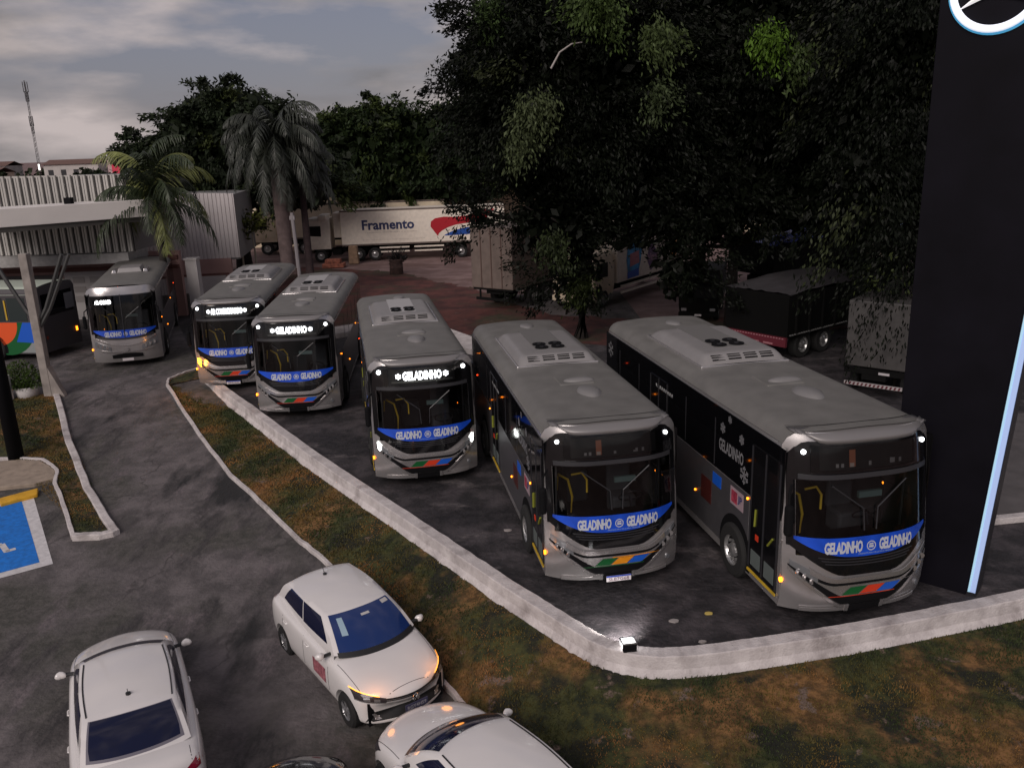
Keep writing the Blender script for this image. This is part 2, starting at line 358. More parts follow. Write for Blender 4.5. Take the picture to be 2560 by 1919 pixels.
# grass blades
def grass(name, faces_rows, dens, hmin, hmax, label):
    V = []; T = []
    for rows, k in faces_rows:
        P = np.array(rows)
        for i in range(P.shape[0]-1):
            for j in range(P.shape[1]-1):
                a, c, d, e = P[i, j], P[i, j+1], P[i+1, j], P[i+1, j+1]
                area = np.linalg.norm(np.cross(c-a, d-a)); n = rng.poisson(area*dens*k)
                if n == 0: continue
                u = rng.random((n, 1)); w = rng.random((n, 1)); q = a*(1-u)*(1-w)+c*u*(1-w)+d*(1-u)*w+e*u*w
                V.append(q)
    q = np.concatenate(V); keep = (q[:, 1] < 34) & (q[:, 0] < 13) & (q[:, 1] > 7); q = q[keep]; n = len(q)
    # clumpy heights
    cl = (np.sin(q[:, 0]*2.1+q[:, 1]*1.3)+np.sin(q[:, 0]*5.7-q[:, 1]*4.1)+np.sin(q[:, 1]*9.3+q[:, 0]*3))*.17+.6
    h = (hmin+(hmax-hmin)*rng.random(n))*np.clip(cl, .15, 1.2); a = rng.random(n)*6.283; w = .006+.009*rng.random(n)
    far = np.clip(q[:, 1]/14, .8, 2.2); w = w*far; dx = np.cos(a)*w; dy = np.sin(a)*w
    lean = rng.normal(0, .35, (n, 2))*h[:, None]
    v = np.empty((n, 3, 3)); v[:, 0] = q+np.c_[dx, dy, 0*dx]; v[:, 1] = q-np.c_[dx, dy, 0*dx]; v[:, 2] = q+np.c_[lean, h]
    me = bpy.data.meshes.new(name); me.vertices.add(n*3); me.vertices.foreach_set('co', v.ravel())
    me.loops.add(n*3); me.loops.foreach_set('vertex_index', np.arange(n*3)); me.polygons.add(n)
    me.polygons.foreach_set('loop_start', np.arange(n)*3); me.polygons.foreach_set('loop_total', np.full(n, 3)); me.update()
    o = bpy.data.objects.new(name, me); COL.objects.link(o)
    M = bpy.data.materials.new('grass_blade'); M.use_nodes = True; t = M.node_tree; bs = t.nodes['Principled BSDF']
    c = t.nodes.new('ShaderNodeTexCoord'); nn = t.nodes.new('ShaderNodeTexNoise'); nn.inputs['Scale'].default_value = .55; nn.inputs['Detail'].default_value = 9
    t.links.new(c.outputs['Object'], nn.inputs['Vector']); r = t.nodes.new('ShaderNodeValToRGB'); el = r.color_ramp.elements
    el.new(.5); el[0].position = .44; el[0].color = (.026, .040, .007, 1); el[1].position = .54; el[1].color = (.12, .080, .014, 1); el[2].position = .64; el[2].color = (.23, .105, .030, 1)
    t.links.new(nn.outputs[0], r.inputs[0]); t.links.new(r.outputs[0], bs.inputs['Base Color']); bs.inputs['Roughness'].default_value = .8
    me.materials.append(M); struct(o, 'stuff'); o['label'] = label; o['category'] = 'grass'; return o
grass('grass', [(lr, 1), (lr2, 1.4)], 900, .02, .075, 'patchy green and dry brown grass on the bank below the white wall')

# ---------------------------------------------------------------- drive island, pad, parking bay
ISL = [(-16.1, 29.04), (-13.29, 24.21), (-11.23, 20.92), (-10.08, 19.3), (-9.43, 18.45), (-9.73, 18.3), (-10.34, 18.29), (-11.33, 19.88), (-12.25, 21.28), (-12.6, 22.1), (-12.97, 22.52), (-13.41, 22.93), (-14.08, 23.08), (-16.6, 23.1), (-22, 24.5), (-22, 28), (-17.2, 28.6)]
b = MB(); b.prism(ISL, lambda p: gz(p[1])-.05, lambda p: gz(p[1])+.05); struct(b.build('lawn_island', lawn))
def tri_rows(P, n=10):
    return None
ir = [[(ISL[0][0]*(1-t)+ISL[4][0]*t-s*(3.2*(1-t)+.75*t), (ISL[0][1]*(1-t)+ISL[4][1]*t)-s*(.9-.8*t), gz(ISL[0][1]*(1-t)+ISL[4][1]*t)+.05) for s in np.linspace(.04, .92, 6)] for t in np.linspace(.02, .98, 24)]
grass('grass', [(ir, 1)], 700, .02, .06, 'short dark grass on the narrow island between the parking bay and the drive')
kerb('kerb', ISL[:5]+ISL[5:7], .19, .13, 'thick white kerb along the right edge and blunt tip of the narrow grass island')
kerb('kerb', ISL[6:14], .1, .11, 'thin white kerb curving round the left edge of the grass island by the tan slab')
b = MB(); b.prism([(-13.64, 21.1), (-12.8, 21.26), (-12.43, 21.58), (-12.62, 22.05), (-13.0, 22.45), (-13.45, 22.8), (-14.08, 22.92), (-18, 22.6), (-18, 20.2)], lambda p: gz(p[1])-.05, lambda p: gz(p[1])+.11)
tag(b.build('kerb_slab', mat('tan_paving', (.30, .24, .19), .85, noise=.2, nscale=5, bump=.3), bevel=.02), 'tan concrete slab at the head of the blue parking bay', 'paving slab')
def ontop(pts, h): return [(x, y, gz(y)+h) for x, y in pts]
blue_p = mat('bay_blue', (.006, .16, .58), .75, noise=.22, nscale=9, bump=.3)
bay_w = mat('bay_white', (.58, .56, .57), .75, noise=.15, nscale=9, bump=.3)
BW = [(-12.54, 20.69), (-10.28, 17.19), (-12.6, 15.75), (-15.0, 19.2)]
b = MB(); b.poly(ontop(BW, .008)); struct(b.build('parking_bay_border', bay_w))
BB = [(-12.70, 20.42), (-10.62, 17.27), (-12.7, 15.98), (-14.8, 19.1)]
b = MB(); b.poly(ontop(BB, .012)); bay = struct(b.build('parking_bay', blue_p))
# wheelchair mark, its foot and wheel reach into view
mk = MB()
def ring(c, r0, r1, z, a0=0, a1=6.283, n=24):
    rows = [[(c[0]+r*math.cos(a), c[1]+r*math.sin(a), gz(c[1])+z) for r in (r0, r1)] for a in np.linspace(a0, a1, n)]; mk.grid(rows)
ring((-12.35, 17.75), .34, .44, .016, -2.6, 1.2)
def bar(a, c, w):
    a = Vector(a); c = Vector(c); d = (c-a).normalized(); p = Vector((-d.y, d.x))*w/2
    mk.poly([(q.x, q.y, gz(q.y)+.016) for q in (a-p, c-p, c+p, a+p)])
bar((-12.75, 18.3), (-12.35, 17.95), .12); bar((-12.35, 17.95), (-11.95, 18.15), .12); bar((-11.95, 18.15), (-11.62, 17.78), .13); bar((-11.66, 17.80), (-11.5, 17.92), .12)
struct(mk.build('wheelchair_marking', bay_w))
b = MB(); v = Vector((1, .9)).normalized()
b.prism([(-13.28, 20.42), (-12.55, 20.98), (-12.38, 20.62), (-13.05, 20.1)], lambda p: gz(p[1]), lambda p: gz(p[1])+.11)
tag(b.build('wheel_stop', mat('stop_yellow', (.62, .33, .02), .6, noise=.2), bevel=.025), 'yellow concrete wheel stop at the top of the blue bay', 'wheel stop')

# ---------------------------------------------------------------- buses
BUS_W = 1.25
def bus_profile(z): return float(np.interp(z, [.2, .45, .8, 1.2, 2.45, 2.9, 3.2], [.10, .03, 0, .03, .17, .24, .34]))
def yf(x, z): return .36*abs(x/BUS_W)**3.2 + bus_profile(z)
def FS(off): return lambda x, z: (x, yf(x, z)-off, z)
def hw(z, ZT):
    r = .30; t = z-(ZT-r)
    return BUS_W if t <= 0 else BUS_W-r+math.sqrt(max(0, r*r-t*t))
def patch(name, m, parent, xa, xb, zb, zt, off, nx=24, nz=5, thick=.02, surf=None, limit=None, smooth=True):
    fb = zb if callable(zb) else (lambda x: zb); ft = zt if callable(zt) else (lambda x: zt)
    S = surf or (lambda x, z, o: (x, yf(x, z)-o, z)); rows = []; bk = []
    for i in range(nx+1):
        x = xa+(xb-xa)*i/nx; r = []; rb = []
        for j in range(nz+1):
            z = fb(x)+(ft(x)-fb(x))*j/nz
            r.append(S(x, z, off)); rb.append(S(x, z, off-thick))
        rows.append(r); bk.append(rb)
    b = MB(); b.grid(rows); 
    edge = [rows[i][0] for i in range(nx+1)]+[rows[nx][j] for j in range(1, nz+1)]+[rows[i][nz] for i in range(nx-1, -1, -1)]+[rows[0][j] for j in range(nz-1, 0, -1)]
    edb = [bk[i][0] for i in range(nx+1)]+[bk[nx][j] for j in range(1, nz+1)]+[bk[i][nz] for i in range(nx-1, -1, -1)]+[bk[0][j] for j in range(nz-1, 0, -1)]
    b.grid([edge, edb], True)
    o = b.build(name, m, parent)
    if smooth:
        for p in o.data.polygons: p.use_smooth = len(p.vertices) == 4
        k = o.modifiers.new('es', 'EDGE_SPLIT'); k.split_angle = R(35)
    return o
def flake(b, fn, cu, cv, r, w=.022):
    for k in range(3):
        a = k*math.pi/3+math.pi/2; d = (math.cos(a), math.sin(a)); n = (-d[1]*w, d[0]*w)
        b.poly([fn(cu+s*d[0]*r+t*n[0], cv+s*d[1]*r+t*n[1]) for s, t in ((-1, -1), (1, -1), (1, 1), (-1, 1))])
        for s in (-1, 1):
            for q in (-1, 1):
                a2 = a+q*.8; e = (math.cos(a2)*s, math.sin(a2)*s); c0 = (cu+s*d[0]*r*.55, cv+s*d[1]*r*.55); n2 = (-e[1]*w*.8, e[0]*w*.8)
                b.poly([fn(c0[0]+u*e[0]*r*.38+t*n2[0], c0[1]+u*e[1]*r*.38+t*n2[1]) for u, t in ((0, -1), (1, -1), (1, 1), (0, 1))])
def wheel(parent, x, y, z, r, w, side, spokes=False):
    """tyre, rim and bolts; side = -1 or 1 outward x direction"""
    t = MB(); prof = [(r*.56, -w/2), (r*.9, -w/2), (r, -w/2+.04), (r, w/2-.04), (r*.9, w/2), (r*.56, w/2)]
    rows = [[(x+p[1], y+p[0]*math.cos(a), z+p[0]*math.sin(a)) for p in prof] for a in np.linspace(0, 2*math.pi, 33)]
    t.grid(rows); ty = t.build('wheel', rubber, parent, smooth=False)
    b = MB(); s = side
    prof = [(r*.60, w/2-.01), (r*.56, w/2-.03), (r*.50, w/2-.09), (r*.30, w/2-.10), (r*.26, w/2-.03), (r*.12, w/2), (0.001, w/2)]
    b.grid([[(x+s*p[1], y+p[0]*math.cos(a), z+p[0]*math.sin(a)) for p in prof] for a in np.linspace(0, 2*math.pi, 33)])
    if spokes:
        for k in range(5):
            a = k*2*math.pi/5+.3; d = Vector((0, math.cos(a), math.sin(a)))
            for q in (-.14, .14):
                e = Vector((0, math.cos(a+q), math.sin(a+q))); b.tube([Vector((x+s*(w/2-.02), y, z))+e*r*.12, Vector((x+s*(w/2-.015), y, z))+e*r*.57], r*.045, 6)
    else:
        for k in range(8):
            a = k*math.pi/4; b.disc((x+s*(w/2-.07), y+r*.37*math.cos(a), z+r*.37*math.sin(a)), (1, 0, 0), .028, .09, 8)
    b.build('rim', rimm if not spokes else mat('alloy', (.32, .32, .33), .3, .7), ty, smooth=False)
    return ty

def side_surface(sx, off=0): return lambda y, z: (sx*(BUS_W+off), y, z)

def city_bus(loc, deg, L, label, sign_text=None, lamps='dim', chevron='red', plate=None, drl=False, turn=False, ZT=3.12, subtitle=True, old=False, scale=1, fans=True, interior_on=True, ztext=None):
    g = thing('city_bus', loc, R(deg), label, 'bus', 'silver city buses parked in the yard', s=scale)
    # --- body shell: sides, roof
    zs = [.26, .5, .9, 1.3, 1.7, 2.1, 2.5, ZT-.3, ZT-.2, ZT-.11, ZT-.045, ZT-.008]
    half = [(-hw(z, ZT), z) for z in zs]; top = [(x, ZT+.045*(1-(x/.95)**2)) for x in np.linspace(-.93, .93, 13)]
    outl = half+top+[(-x, z) for x, z in reversed(half)]
    ys = np.r_[0, .02, .06, .15, .3, .6, 1, np.arange(1.5, L-.3, .5)/1.0, L-.25, L-.1, L-.03, L]
    rows = []
    for yy in np.unique(ys):
        t = min(1, yy/1.0); r = []
        sh = 1-.10*max(0, (yy-(L-.25))/.25)**2
        for x, z in outl: r.append((x*sh, yf(x, z)*(1-t)+yy, z if z < 2.7 else 2.7+(z-2.7)*(1-.25*max(0, (yy-(L-.25))/.25)**2)))
        rows.append(r)
    # split roof and walls so each is one part
    nh = len(half); top_rows = [r[nh-4:len(r)-(nh-4)] for r in rows]; wl = [r[:nh-3] for r in rows]; wr = [r[len(r)-(nh-3):] for r in rows]
    def holes(rws, wy):  # drop faces inside the wheel arches
        return rws
    bb = MB(); bb.grid(wl); bb.grid(wr); bb.poly([rows[-1][i] for i in range(len(rows[-1]))])
    # front corners/pillars and lower front face
    zfl = [.24, .34, .45, .6, .8, 1.0, 1.2]
    bb.grid([[(x*hw(z, ZT)/BUS_W, yf(x, z), z) for x in np.linspace(-BUS_W, BUS_W, 29)] for z in zfl])
    for s in (-1, 1): bb.grid([[(s*x, yf(x, z), z) for x in (1.09, 1.17, 1.25)] for z in (1.2, 1.5, 1.8, 2.1, 2.45)])
    bb.grid([[(x*hw(z, ZT)/BUS_W, yf(x*hw(z, ZT)/BUS_W, z), z) for x in np.linspace(-BUS_W, BUS_W, 29)] for z in ((2.42, 2.6, 2.75) if not old else (2.8,))+(ZT-.3, ZT-.2, ZT-.1, ZT-.03, ZT)])
    body = bb.build('body', silver, g, smooth=True); k = body.modifiers.new('es', 'EDGE_SPLIT'); k.split_angle = R(40)
    rf = MB(); rf.grid([[(p[0], p[1], p[2]+.006) for p in r] for r in top_rows]); roof = rf.build('roof', silver_roof, g, smooth=True)
    fl = MB(); fl.box(-1.18, 1.18, .45, L-.1, .30, .36); fl.build('underbody', black_matte, g)
    # --- front black panels
    bm_ = lambda x: 2.40+.0*x
    vb = .86
    pat = lambda n, m_, *a, **k: patch(n, m_, g, *a, **k)
    if not old: pat('front_panel', black_gloss, -1.10, 1.10, lambda x: 2.40, lambda x: 2.99-.10*max(0, abs(x)-.98)/.12, .012, nz=4)
    for s in (-1, 1):
        x0, x1 = (1.10, 1.205) if s > 0 else (-1.205, -1.10)
        pat('front_pillar', black_gloss, x0, x1, 1.35, lambda x: 2.9-(abs(x)-1.10)*1.2, .012, nx=3, nz=8)
    # sign box and window
    if not old:
        wl_ = 0.78
        bx = pat('destination_box', mat('sign_box', (.012, .012, .011), .6, noise=.3, nscale=8), -wl_, wl_, 2.56, 2.90, .016, nz=2)
        if sign_text:
            sf = FS(.05)
            text_on('sign_lettering', sign_text, led, bx, sf, -.46 if ztext is None else -ztext, .46 if ztext is None else ztext, 2.64, 2.85, bold=.045, spacing=1.02)
            fb = MB()
            for s in (-1, 1): flake(fb, FS(.05), s*(.56 if ztext is None else ztext+.08), 2.745, .07, .012)
            fb.build('sign_lettering', led, bx, recalc=False)
            pat('sign_backplate', mat('sign_glow_plate', (.16, .16, .14), .5), -.72, .72, 2.585, 2.62, .03, nz=1, nx=10)
        else:
            it = MB(); fs = FS(.022)
            def blob(x0, x1, z0, z1, mm, nm='sign_reflector'):
                q = MB(); q.grid([[(x, yf(x, z)-.024, z) for x in (x0, x1)] for z in (z0, z1)]); q.build(nm, mm, bx, recalc=False)
            blob(-.34, -.24, 2.60, 2.86, mat('ochre_cover', (.40, .15, .08) if lamps == 'dim' else (.45, .25, .09), .6)); blob(-.33, -.26, 2.60, 2.66, mat('bone', (.5, .42, .36), .6))
            for xx in (-.55, -.47, -.02, .34, .38, .5): blob(xx, xx+.045, 2.60, 2.60+.03+.05*random.random(), mat('tape_grey', (.3, .29, .28), .6))
        pat('sign_window', windshield, -.92, .92, 2.52, 2.935, .06, nz=2, thick=.01)
        for s in (-1, 1):
            c = (s*1.0, yf(1.0, 2.82)-.03, 2.84); b = MB(); b.disc(c, (0, 1, -.0), .036 if lamps == 'dim' else .05, .03, 12)
            b.build('marker_lamp', lamp_w, g)
        # visor
        vs = MB(); rws = []
        for x in np.linspace(-1.12, 1.12, 25):
            a = abs(x); lo = 2.985+ (.10*max(0, (a-.82)/.16) if a > .82 else 0); lo = min(lo, ZT+.01)
            ycut = 0
            y1 = yf(x, 3.1)+.18; 
            rws.append([(x*.97, y1+.03, ZT+.045*(1-(x/1.2)**2)-.004), (x*.97, y1-.12, ZT+.045*(1-(x/1.2)**2)-.012), (x*.97, yf(x, 3.0)-.10, (ZT-.03+lo)/2+.02), (x*.95, yf(x, lo)-.115, lo), (x*.95, yf(x, lo)-.06, lo-.005), (x*.95, yf(x, lo)-.0, lo+.02)])
        vs.grid(rws); v = vs.build('roof_visor', mat('visor_grey', (.22, .21, .21), .4, .3), g, smooth=True); v.modifiers.new('s', 'SOLIDIFY').thickness = .012
        sm = MB(); sm.grid([[(x*1.0, yf(x, 3.1)+.235+dy, ZT+.045*(1-(x/1.2)**2)+.009) for dy in (0, .02)] for x in np.linspace(-1.1, 1.1, 17)]); sm.build('roof_seam', black_matte, roof, recalc=False)
        pat('brow_trim', black_rib, -1.08, 1.08, lambda x: 2.425, lambda x: 2.50, .05, nz=2)
    # windshield
    gl = pat('windshield', windshield if interior_on else glass_side, -1.09, 1.09, 1.22, 2.42 if not old else 2.82, .012, nz=8, thick=.008)
    tb = lambda x: 1.175+.29*(abs(x)/1.12)**2.6; tt = lambda x: 1.49+.02*(abs(x)/1.12)**2
    bd = pat('windshield_banner', blue_band, -1.12, 1.12, tb, tt, .022, nz=3, thick=.006)
    sf = FS(.032)
    text_on('lettering', 'GELADINHO', white_txt, bd, lambda u, v: sf(u, v), -.72, -.11, 1.245, 1.44, bold=.045, shear=.12, spacing=.9)
    text_on('lettering', 'GELADINHO', white_txt, bd, lambda u, v: sf(u, v), .17, .78, 1.25, 1.445, bold=.045, shear=.12, spacing=.9)
    em = MB()
    for r0, r1 in ((.062, .078), (0.001, .0)):
        if r1: em.grid([[sf(.035+r*math.cos(a), 1.335+r*math.sin(a)) for r in (r0, r1)] for a in np.linspace(0, 6.284, 21)])
    em.poly([sf(.035+x, 1.335+z) for x, z in ((-.04, -.03), (.04, -.03), (.04, .005), (-.04, .005))]); em.poly([sf(.035+x, 1.335+z) for x, z in ((-.04, .015), (.04, .015), (.03, .04), (-.03, .04))])
    em.build('bus_emblem', white_txt, bd, recalc=False)
    if subtitle: text_on('lettering', 'PREFEITURA DE JOÃO PESSOA', mat('pale_blue_lettering', (.25, .36, .6), .5), bd, sf, -.18, .42, 1.205, 1.238, bold=.01)
    # wipers
    for s in (-1, 1):
        b = MB(); p0 = (s*.12, yf(.1, 1.5)-.05, 1.52) if not sign_text or True else None
        b.tube([FS(.05)(s*.10, 2.0-.4), FS(.055)(s*.12, 1.95), FS(.05)(s*.62, 2.33)], .012, 5); b.build('wiper', black_rib, g)
    if not old:
        # black grille under banner
        smile = lambda x: .875+.52*max(0, (abs(x)-.42)/.8)**1.35
        gr = pat('grille_panel', black_gloss, -1.18, 1.18, smile, lambda x: max(smile(x)+.01, tb(min(abs(x), 1.12))+.005), .014, nz=3)
        for k in range(3): pat('grille_rib', black_rib, -.8+.05*k, .8-.05*k, lambda x, k=k: 1.13-.045*k+.05*(x/.8)**2, lambda x, k=k: 1.145-.045*k+.05*(x/.8)**2, .024, nz=1, nx=14)
        # silver ribs, logo panel, black smile, bumper
        rib = lambda x: .30*max(0, (abs(x)-.55)/.5)**1.5
        pat('front_rib', silver_hi, -.92, .92, lambda x: .772+rib(x)*.8, lambda x: .85+rib(x)*.95, .045, nz=2)
        pat('rib_shadow_gap', black_matte, -.95, .95, lambda x: .715+rib(x)*.8, lambda x: .772+rib(x)*.8, .026, nz=1)
        lp = pat('logo_panel', silver_hi, -.84, .84, lambda x: .525+rib(x)*.85, lambda x: .715+rib(x)*.8, .028, nz=3)
        f2 = FS(.03)
        cols = [green_l, orange_l if chevron == 'orange' else red_l, blue_l]
        for k, cm in enumerate(cols):
            x0 = -.42+.30*k; b = MB(); w_ = .28
            b.grid([[(lambda x, z: (x, yf(x, z)-.036, z))(x0+w_*i/5+(.14*j), .548+.13*j) for i in range(6)] for j in (0, .5, 1)])
            b.build('logo_chevron', cm, lp, recalc=False)
        b = MB(); b.grid([[(x, yf(x, .68)-.037, z) for x in np.linspace(-.1, .8, 12)] for z in (.685, .70)]); b.build('logo_stripe', orange_l if chevron == 'orange' else silver, lp, recalc=False)
        b = MB(); b.grid([[(x, yf(x, .53)-.037, z) for x in np.linspace(-.62, .5, 12)] for z in (.522, .532)]); b.build('logo_stripe', green_l if chevron == 'orange' else red_l, lp, recalc=False)
        if plate is not None or old: text_on('maker_lettering', 'CAIO', black_rib, g, FS(.038), .02, .20, .79, .83, bold=.02, spacing=1.3)
        s_lo = lambda x: .375+.66*max(0, (abs(x)-.40)/.80)**1.15; s_hi = lambda x: .375+.155*(1-(abs(x)/1.2)**2*.85)+.66*max(0, (abs(x)-.40)/.80)**1.15
        pat('lower_grille', black_matte, -1.19, 1.19, s_lo, s_hi, .036, nx=36, nz=2)
        for a, c in ((-1.19, -.30), (.30, 1.19)): pat('bumper_trim', silver_hi, a, c, lambda x: s_lo(x)-.075, lambda x: s_lo(x)-.018, .04, nx=18, nz=2)
        pat('bumper', silver, -1.0, 1.0, lambda x: .245, lambda x: .31, .035, nz=2)
        cb = pat('plate_mount', black_matte, -.29, .29, .235, .365, .048, nz=1, nx=6)
        for s in (-1, 1): pat('bumper_bracket', silver_hi, s*.30-.03, s*.30+.03, .24, .37, .055, nz=1, nx=2)
        if plate:
            pl = MB(); pl.box(-.23, .23, -.075, -.065, .245, .355); po = pl.build('licence_plate', mat('plate_white', (.62, .58, .6), .5), g)
            bl = MB(); bl.box(-.23, .23, -.078, -.074, .33, .357); bl.build('plate_header', mat('plate_blue', (.02, .06, .4), .5), po)
            text_on('plate_lettering', plate, mat('plate_ink', (.12, .05, .08), .6), po, lambda u, v: (u, -.079, v), -.19, .19, .258, .322, bold=.01)
        # headlamps
        for s in (-1, 1):
            h = patch('headlamp', lens, g, *( (.80, 1.17) if s > 0 else (-1.17, -.80)), lambda x: .665+(abs(x)-.80)*.92, lambda x: .90+(abs(x)-.80)*.55+.02, .03, nx=8, nz=3)
            b = MB()
            for q in (.88, .98, 1.07): b.disc((s*q, yf(q, .85)-.03, .80+(q-.88)*.75), (s*.3, 1, 0), .045, .03, 12)
            b.build('reflector', silver_hi, h)
            if drl: patch('running_light', mat('drl', (1, 1, 1), .3, emit=6, ecol=(.95, 1, .95)), h, *((1.08, 1.16) if s > 0 else (-1.16, -1.08)), lambda x: .90+(abs(x)-1.08)*1.5, lambda x: 1.08+(abs(x)-1.08)*1.2, .045, nx=3, nz=3)
            if turn and s < 0: patch('turn_signal', mat('turn_amber', (1, .4, .02), .3, emit=22, ecol=(1, .33, .01)), h, -1.17, -1.06, lambda x: .86+(abs(x)-1.06)*1.0, lambda x: 1.05+(abs(x)-1.06)*.9, .05, nx=3, nz=3)
        b = MB(); b.disc((1.02, yf(1.02, .5)-.01, .48), (-.5, 1, 0), .045, .03, 12); b.build('fog_lamp', lens, g)
    else:
        pat('front_panel', silver, -1.18, 1.18, lambda x: 1.16, lambda x: 1.22, .02, nz=1)
        pat('brow_trim', black_rib, -1.02, 1.02, lambda x: 1.12+.1*(abs(x)/1.1)**2, lambda x: 1.19+.14*(abs(x)/1.1)**2, .03, nz=1)
        for s in (-1, 1):
            h = patch('headlamp', lens, g, *((.55, 1.14) if s > 0 else (-1.14, -.55)), lambda x: .70+(abs(x)-.55)*.25, lambda x: .86+(abs(x)-.55)*.40, .02, nx=8, nz=2)
            for q in (.68, .84, 1.0):
                b = MB(); b.disc((s*q, yf(q, .85)-.02, .80+(q-.6)*.32), (s*.3, 1, 0), .065, .03, 12); b.build('reflector', silver_hi, h)
        pat('chrome_strip', silver_hi, -1.1, 1.1, lambda x: .88+.28*(abs(x)/1.1)**2, lambda x: .93+.3*(abs(x)/1.1)**2, .04, nz=1)
        pat('chrome_strip', silver_hi, -.95, .95, lambda x: .62+.08*(abs(x)/1.1)**2, lambda x: .66+.1*(abs(x)/1.1)**2, .04, nz=1)
        pat('lower_grille', black_matte, -.55, .55, .40, lambda x: .58-.05*(x/.55)**2, .03, nz=1)
        b = MB(); b.disc((0, yf(0, .72)-.05, .74), (0, 1, 0), .07, .04, 16); b.build('maker_badge', silver_hi, g)
        pl = MB(); pl.box(-.2, .2, -.075, -.06, .30, .40); po = pl.build('licence_plate', mat('plate_white', (.62, .58, .6), .5), g)
        bx = MB(); bx.box(-1.0, -.28, .30, .36, 2.42, 2.66); bo = bx.build('destination_box', interior, g)
        text_on('sign_lettering', 'AR-COND', led, bo, lambda u, v: (u, yf(u, v)-.02, v), -.95, -.33, 2.50, 2.66, bold=.05)
        b = MB(); b.tube([FS(.03)(0, 1.22), FS(.03)(0, 2.0), FS(.03)(0, 2.84)], .018, 6); b.build('windshield_divider', black_rib, g)
        a0 = 4.2; b = MB(); b.box(-.5, .5, a0, a0+1.3, ZT+.04, ZT+.24, .08); b.build('air_conditioner', mat('ac_grey', (.30, .29, .29), .45, .2, noise=.05), roof, bevel=.03)
        for s in (-1, 1): b = MB(); b.box(s*.62-.1, s*.62+.1, a0+.1, a0+1.1, ZT+.03, ZT+.16, .04); b.build('air_conditioner_cover', silver, roof, bevel=.02)
    # --- sides
    for s in (-1, 1):
        dy = lambda y: 2.86 if y > 1.9 else 2.86-.06*min(1, (1.9-y)/.3)
        SS = lambda y, z, o, s=s: (s*(BUS_W+o), y, z)
        zlow = (lambda y: 1.72) 
        y0 = .45
        sg = patch('side_glass', glass_side, g, y0, L-.12, 1.70, 2.87, .006, nx=20, nz=1, surf=SS, smooth=False)
        for yy in np.arange(2.9, L-.8, 1.35): patch('window_bar', black_rib, sg, yy, yy+.035, 1.74, 2.62, .010, nx=1, nz=1, surf=SS, smooth=False, thick=.006)
        patch('side_panel', grey_panel, g, 1.52, L-.15, .40, 1.68, .004, nx=16, nz=1, surf=SS, smooth=False)
        for wy in (1.98, L-2.15):
            b = MB(); b.poly([(s*(BUS_W+.009), wy+.60*math.cos(a), max(.30, .50+.62*math.sin(a))) for a in np.linspace(-.33, math.pi+.33, 22)]); b.build('wheel_arch', black_matte, g, recalc=False)
            wheel(g, s*(BUS_W-.05), wy, .48, .48, .26, s)
        doors = [(.50, 1.46)] + [(L*.55, L*.55+1.0)] if s < 0 else []
        for (a, c) in doors:
            dr = patch('door', black_gloss, g, a, c, .42, 2.62, .014, nx=1, nz=1, surf=SS, smooth=False)
            for q in (a, (a+c)/2-.02, c-.04): patch('door_frame', black_rib, dr, q, q+.04, .46, 2.6, .022, nx=1, nz=1, surf=SS, smooth=False)
            for q in (a+.08, (a+c)/2+.06): patch('kick_panel', mat('kick', (.11, .13, .125), .5), dr, q, q+.32, .52, .80, .02, nx=1, nz=1, surf=SS, smooth=False)
            patch('step_edge', yellow_p, dr, a, c, .375, .415, .03, nx=1, nz=1, surf=SS, smooth=False)
            b = MB(); b.tube([(s*1.275, c-.2, 1.25), (s*1.275, c-.22, 1.55)], .018, 6); b.tube([(s*1.275, a+.15, 1.3), (s*1.275, a+.3, 1.12)], .018, 6); b.build('grab_handle', mat('grab_olive', (.22, .24, .03), .4), dr)
            patch('door_sticker', red_l, dr, (a+c)/2+.15, (a+c)/2+.25, 1.02, 1.12, .022, nx=1, nz=1, surf=SS, smooth=False)
        if s < 0:
            S2 = lambda y, z: (-(BUS_W+.016), y, z)
            text_on('side_lettering', 'GELADINHO', mat('side_letter_grey', (.20, .20, .21), .5), sg, lambda u, v: S2(2.72-u, v), 0, .95, 2.10, 2.33, bold=.03)
            for (y_, z_, r_) in ((2.32, 2.76, .07), (2.59, 2.53, .10), (1.86, 2.55, .09), (1.72, 1.97, .16), (L-.5, 2.5, .2)): fb = MB(); flake(fb, S2, y_, z_, r_, .018); fb.build('snowflake_decal', mat('side_letter_grey', (.20, .20, .21), .5), sg, recalc=False)
            dt = MB(); zz = [S2(L*.52, 2.405), S2(L*.52+.95, 2.405), S2(L*.52+.95, 2.412), S2(L*.52, 2.412)]; dt.poly(zz)
            for k in range(9): dt.poly([S2(L*.52+k*.11+dy_, 2.42+dz_) for dy_, dz_ in ((0, 0), (.06, 0), (.06, .05), (0, .05))])
            dt.build('side_lettering', mat('dot_white', (.5, .5, .5), .5), sg, recalc=False)
            ps = patch('side_poster', mat('poster_pale', (.36, .27, .30), .5), g, 1.72, 2.22, 1.28, 1.60, .008, nx=1, nz=1, surf=SS, smooth=False)
            patch('poster_picture', mat('poster_rose', (.32, .04, .07), .5, noise=.6, nscale=9), ps, 1.95, 2.17, 1.33, 1.55, .012, nx=1, nz=1, surf=SS, smooth=False, thick=.004)
            text_on('poster_lettering', 'JP', mat('poster_ink', (.05, .05, .16), .5), ps, lambda u, v: (-(BUS_W+.014), 1.92-u, v), 0, .16, 1.36, 1.53, bold=.03)
            b = MB(); b.box(-1.262, -1.252, 2.6, 2.95, 1.36, 1.58); b.build('livery_patch', blue_l, g); b = MB(); b.box(-1.262, -1.252, 3.0, 3.45, .9, 1.35); b.build('livery_patch', mat('livery_dark_red', (.06, .010, .008), .5), g)
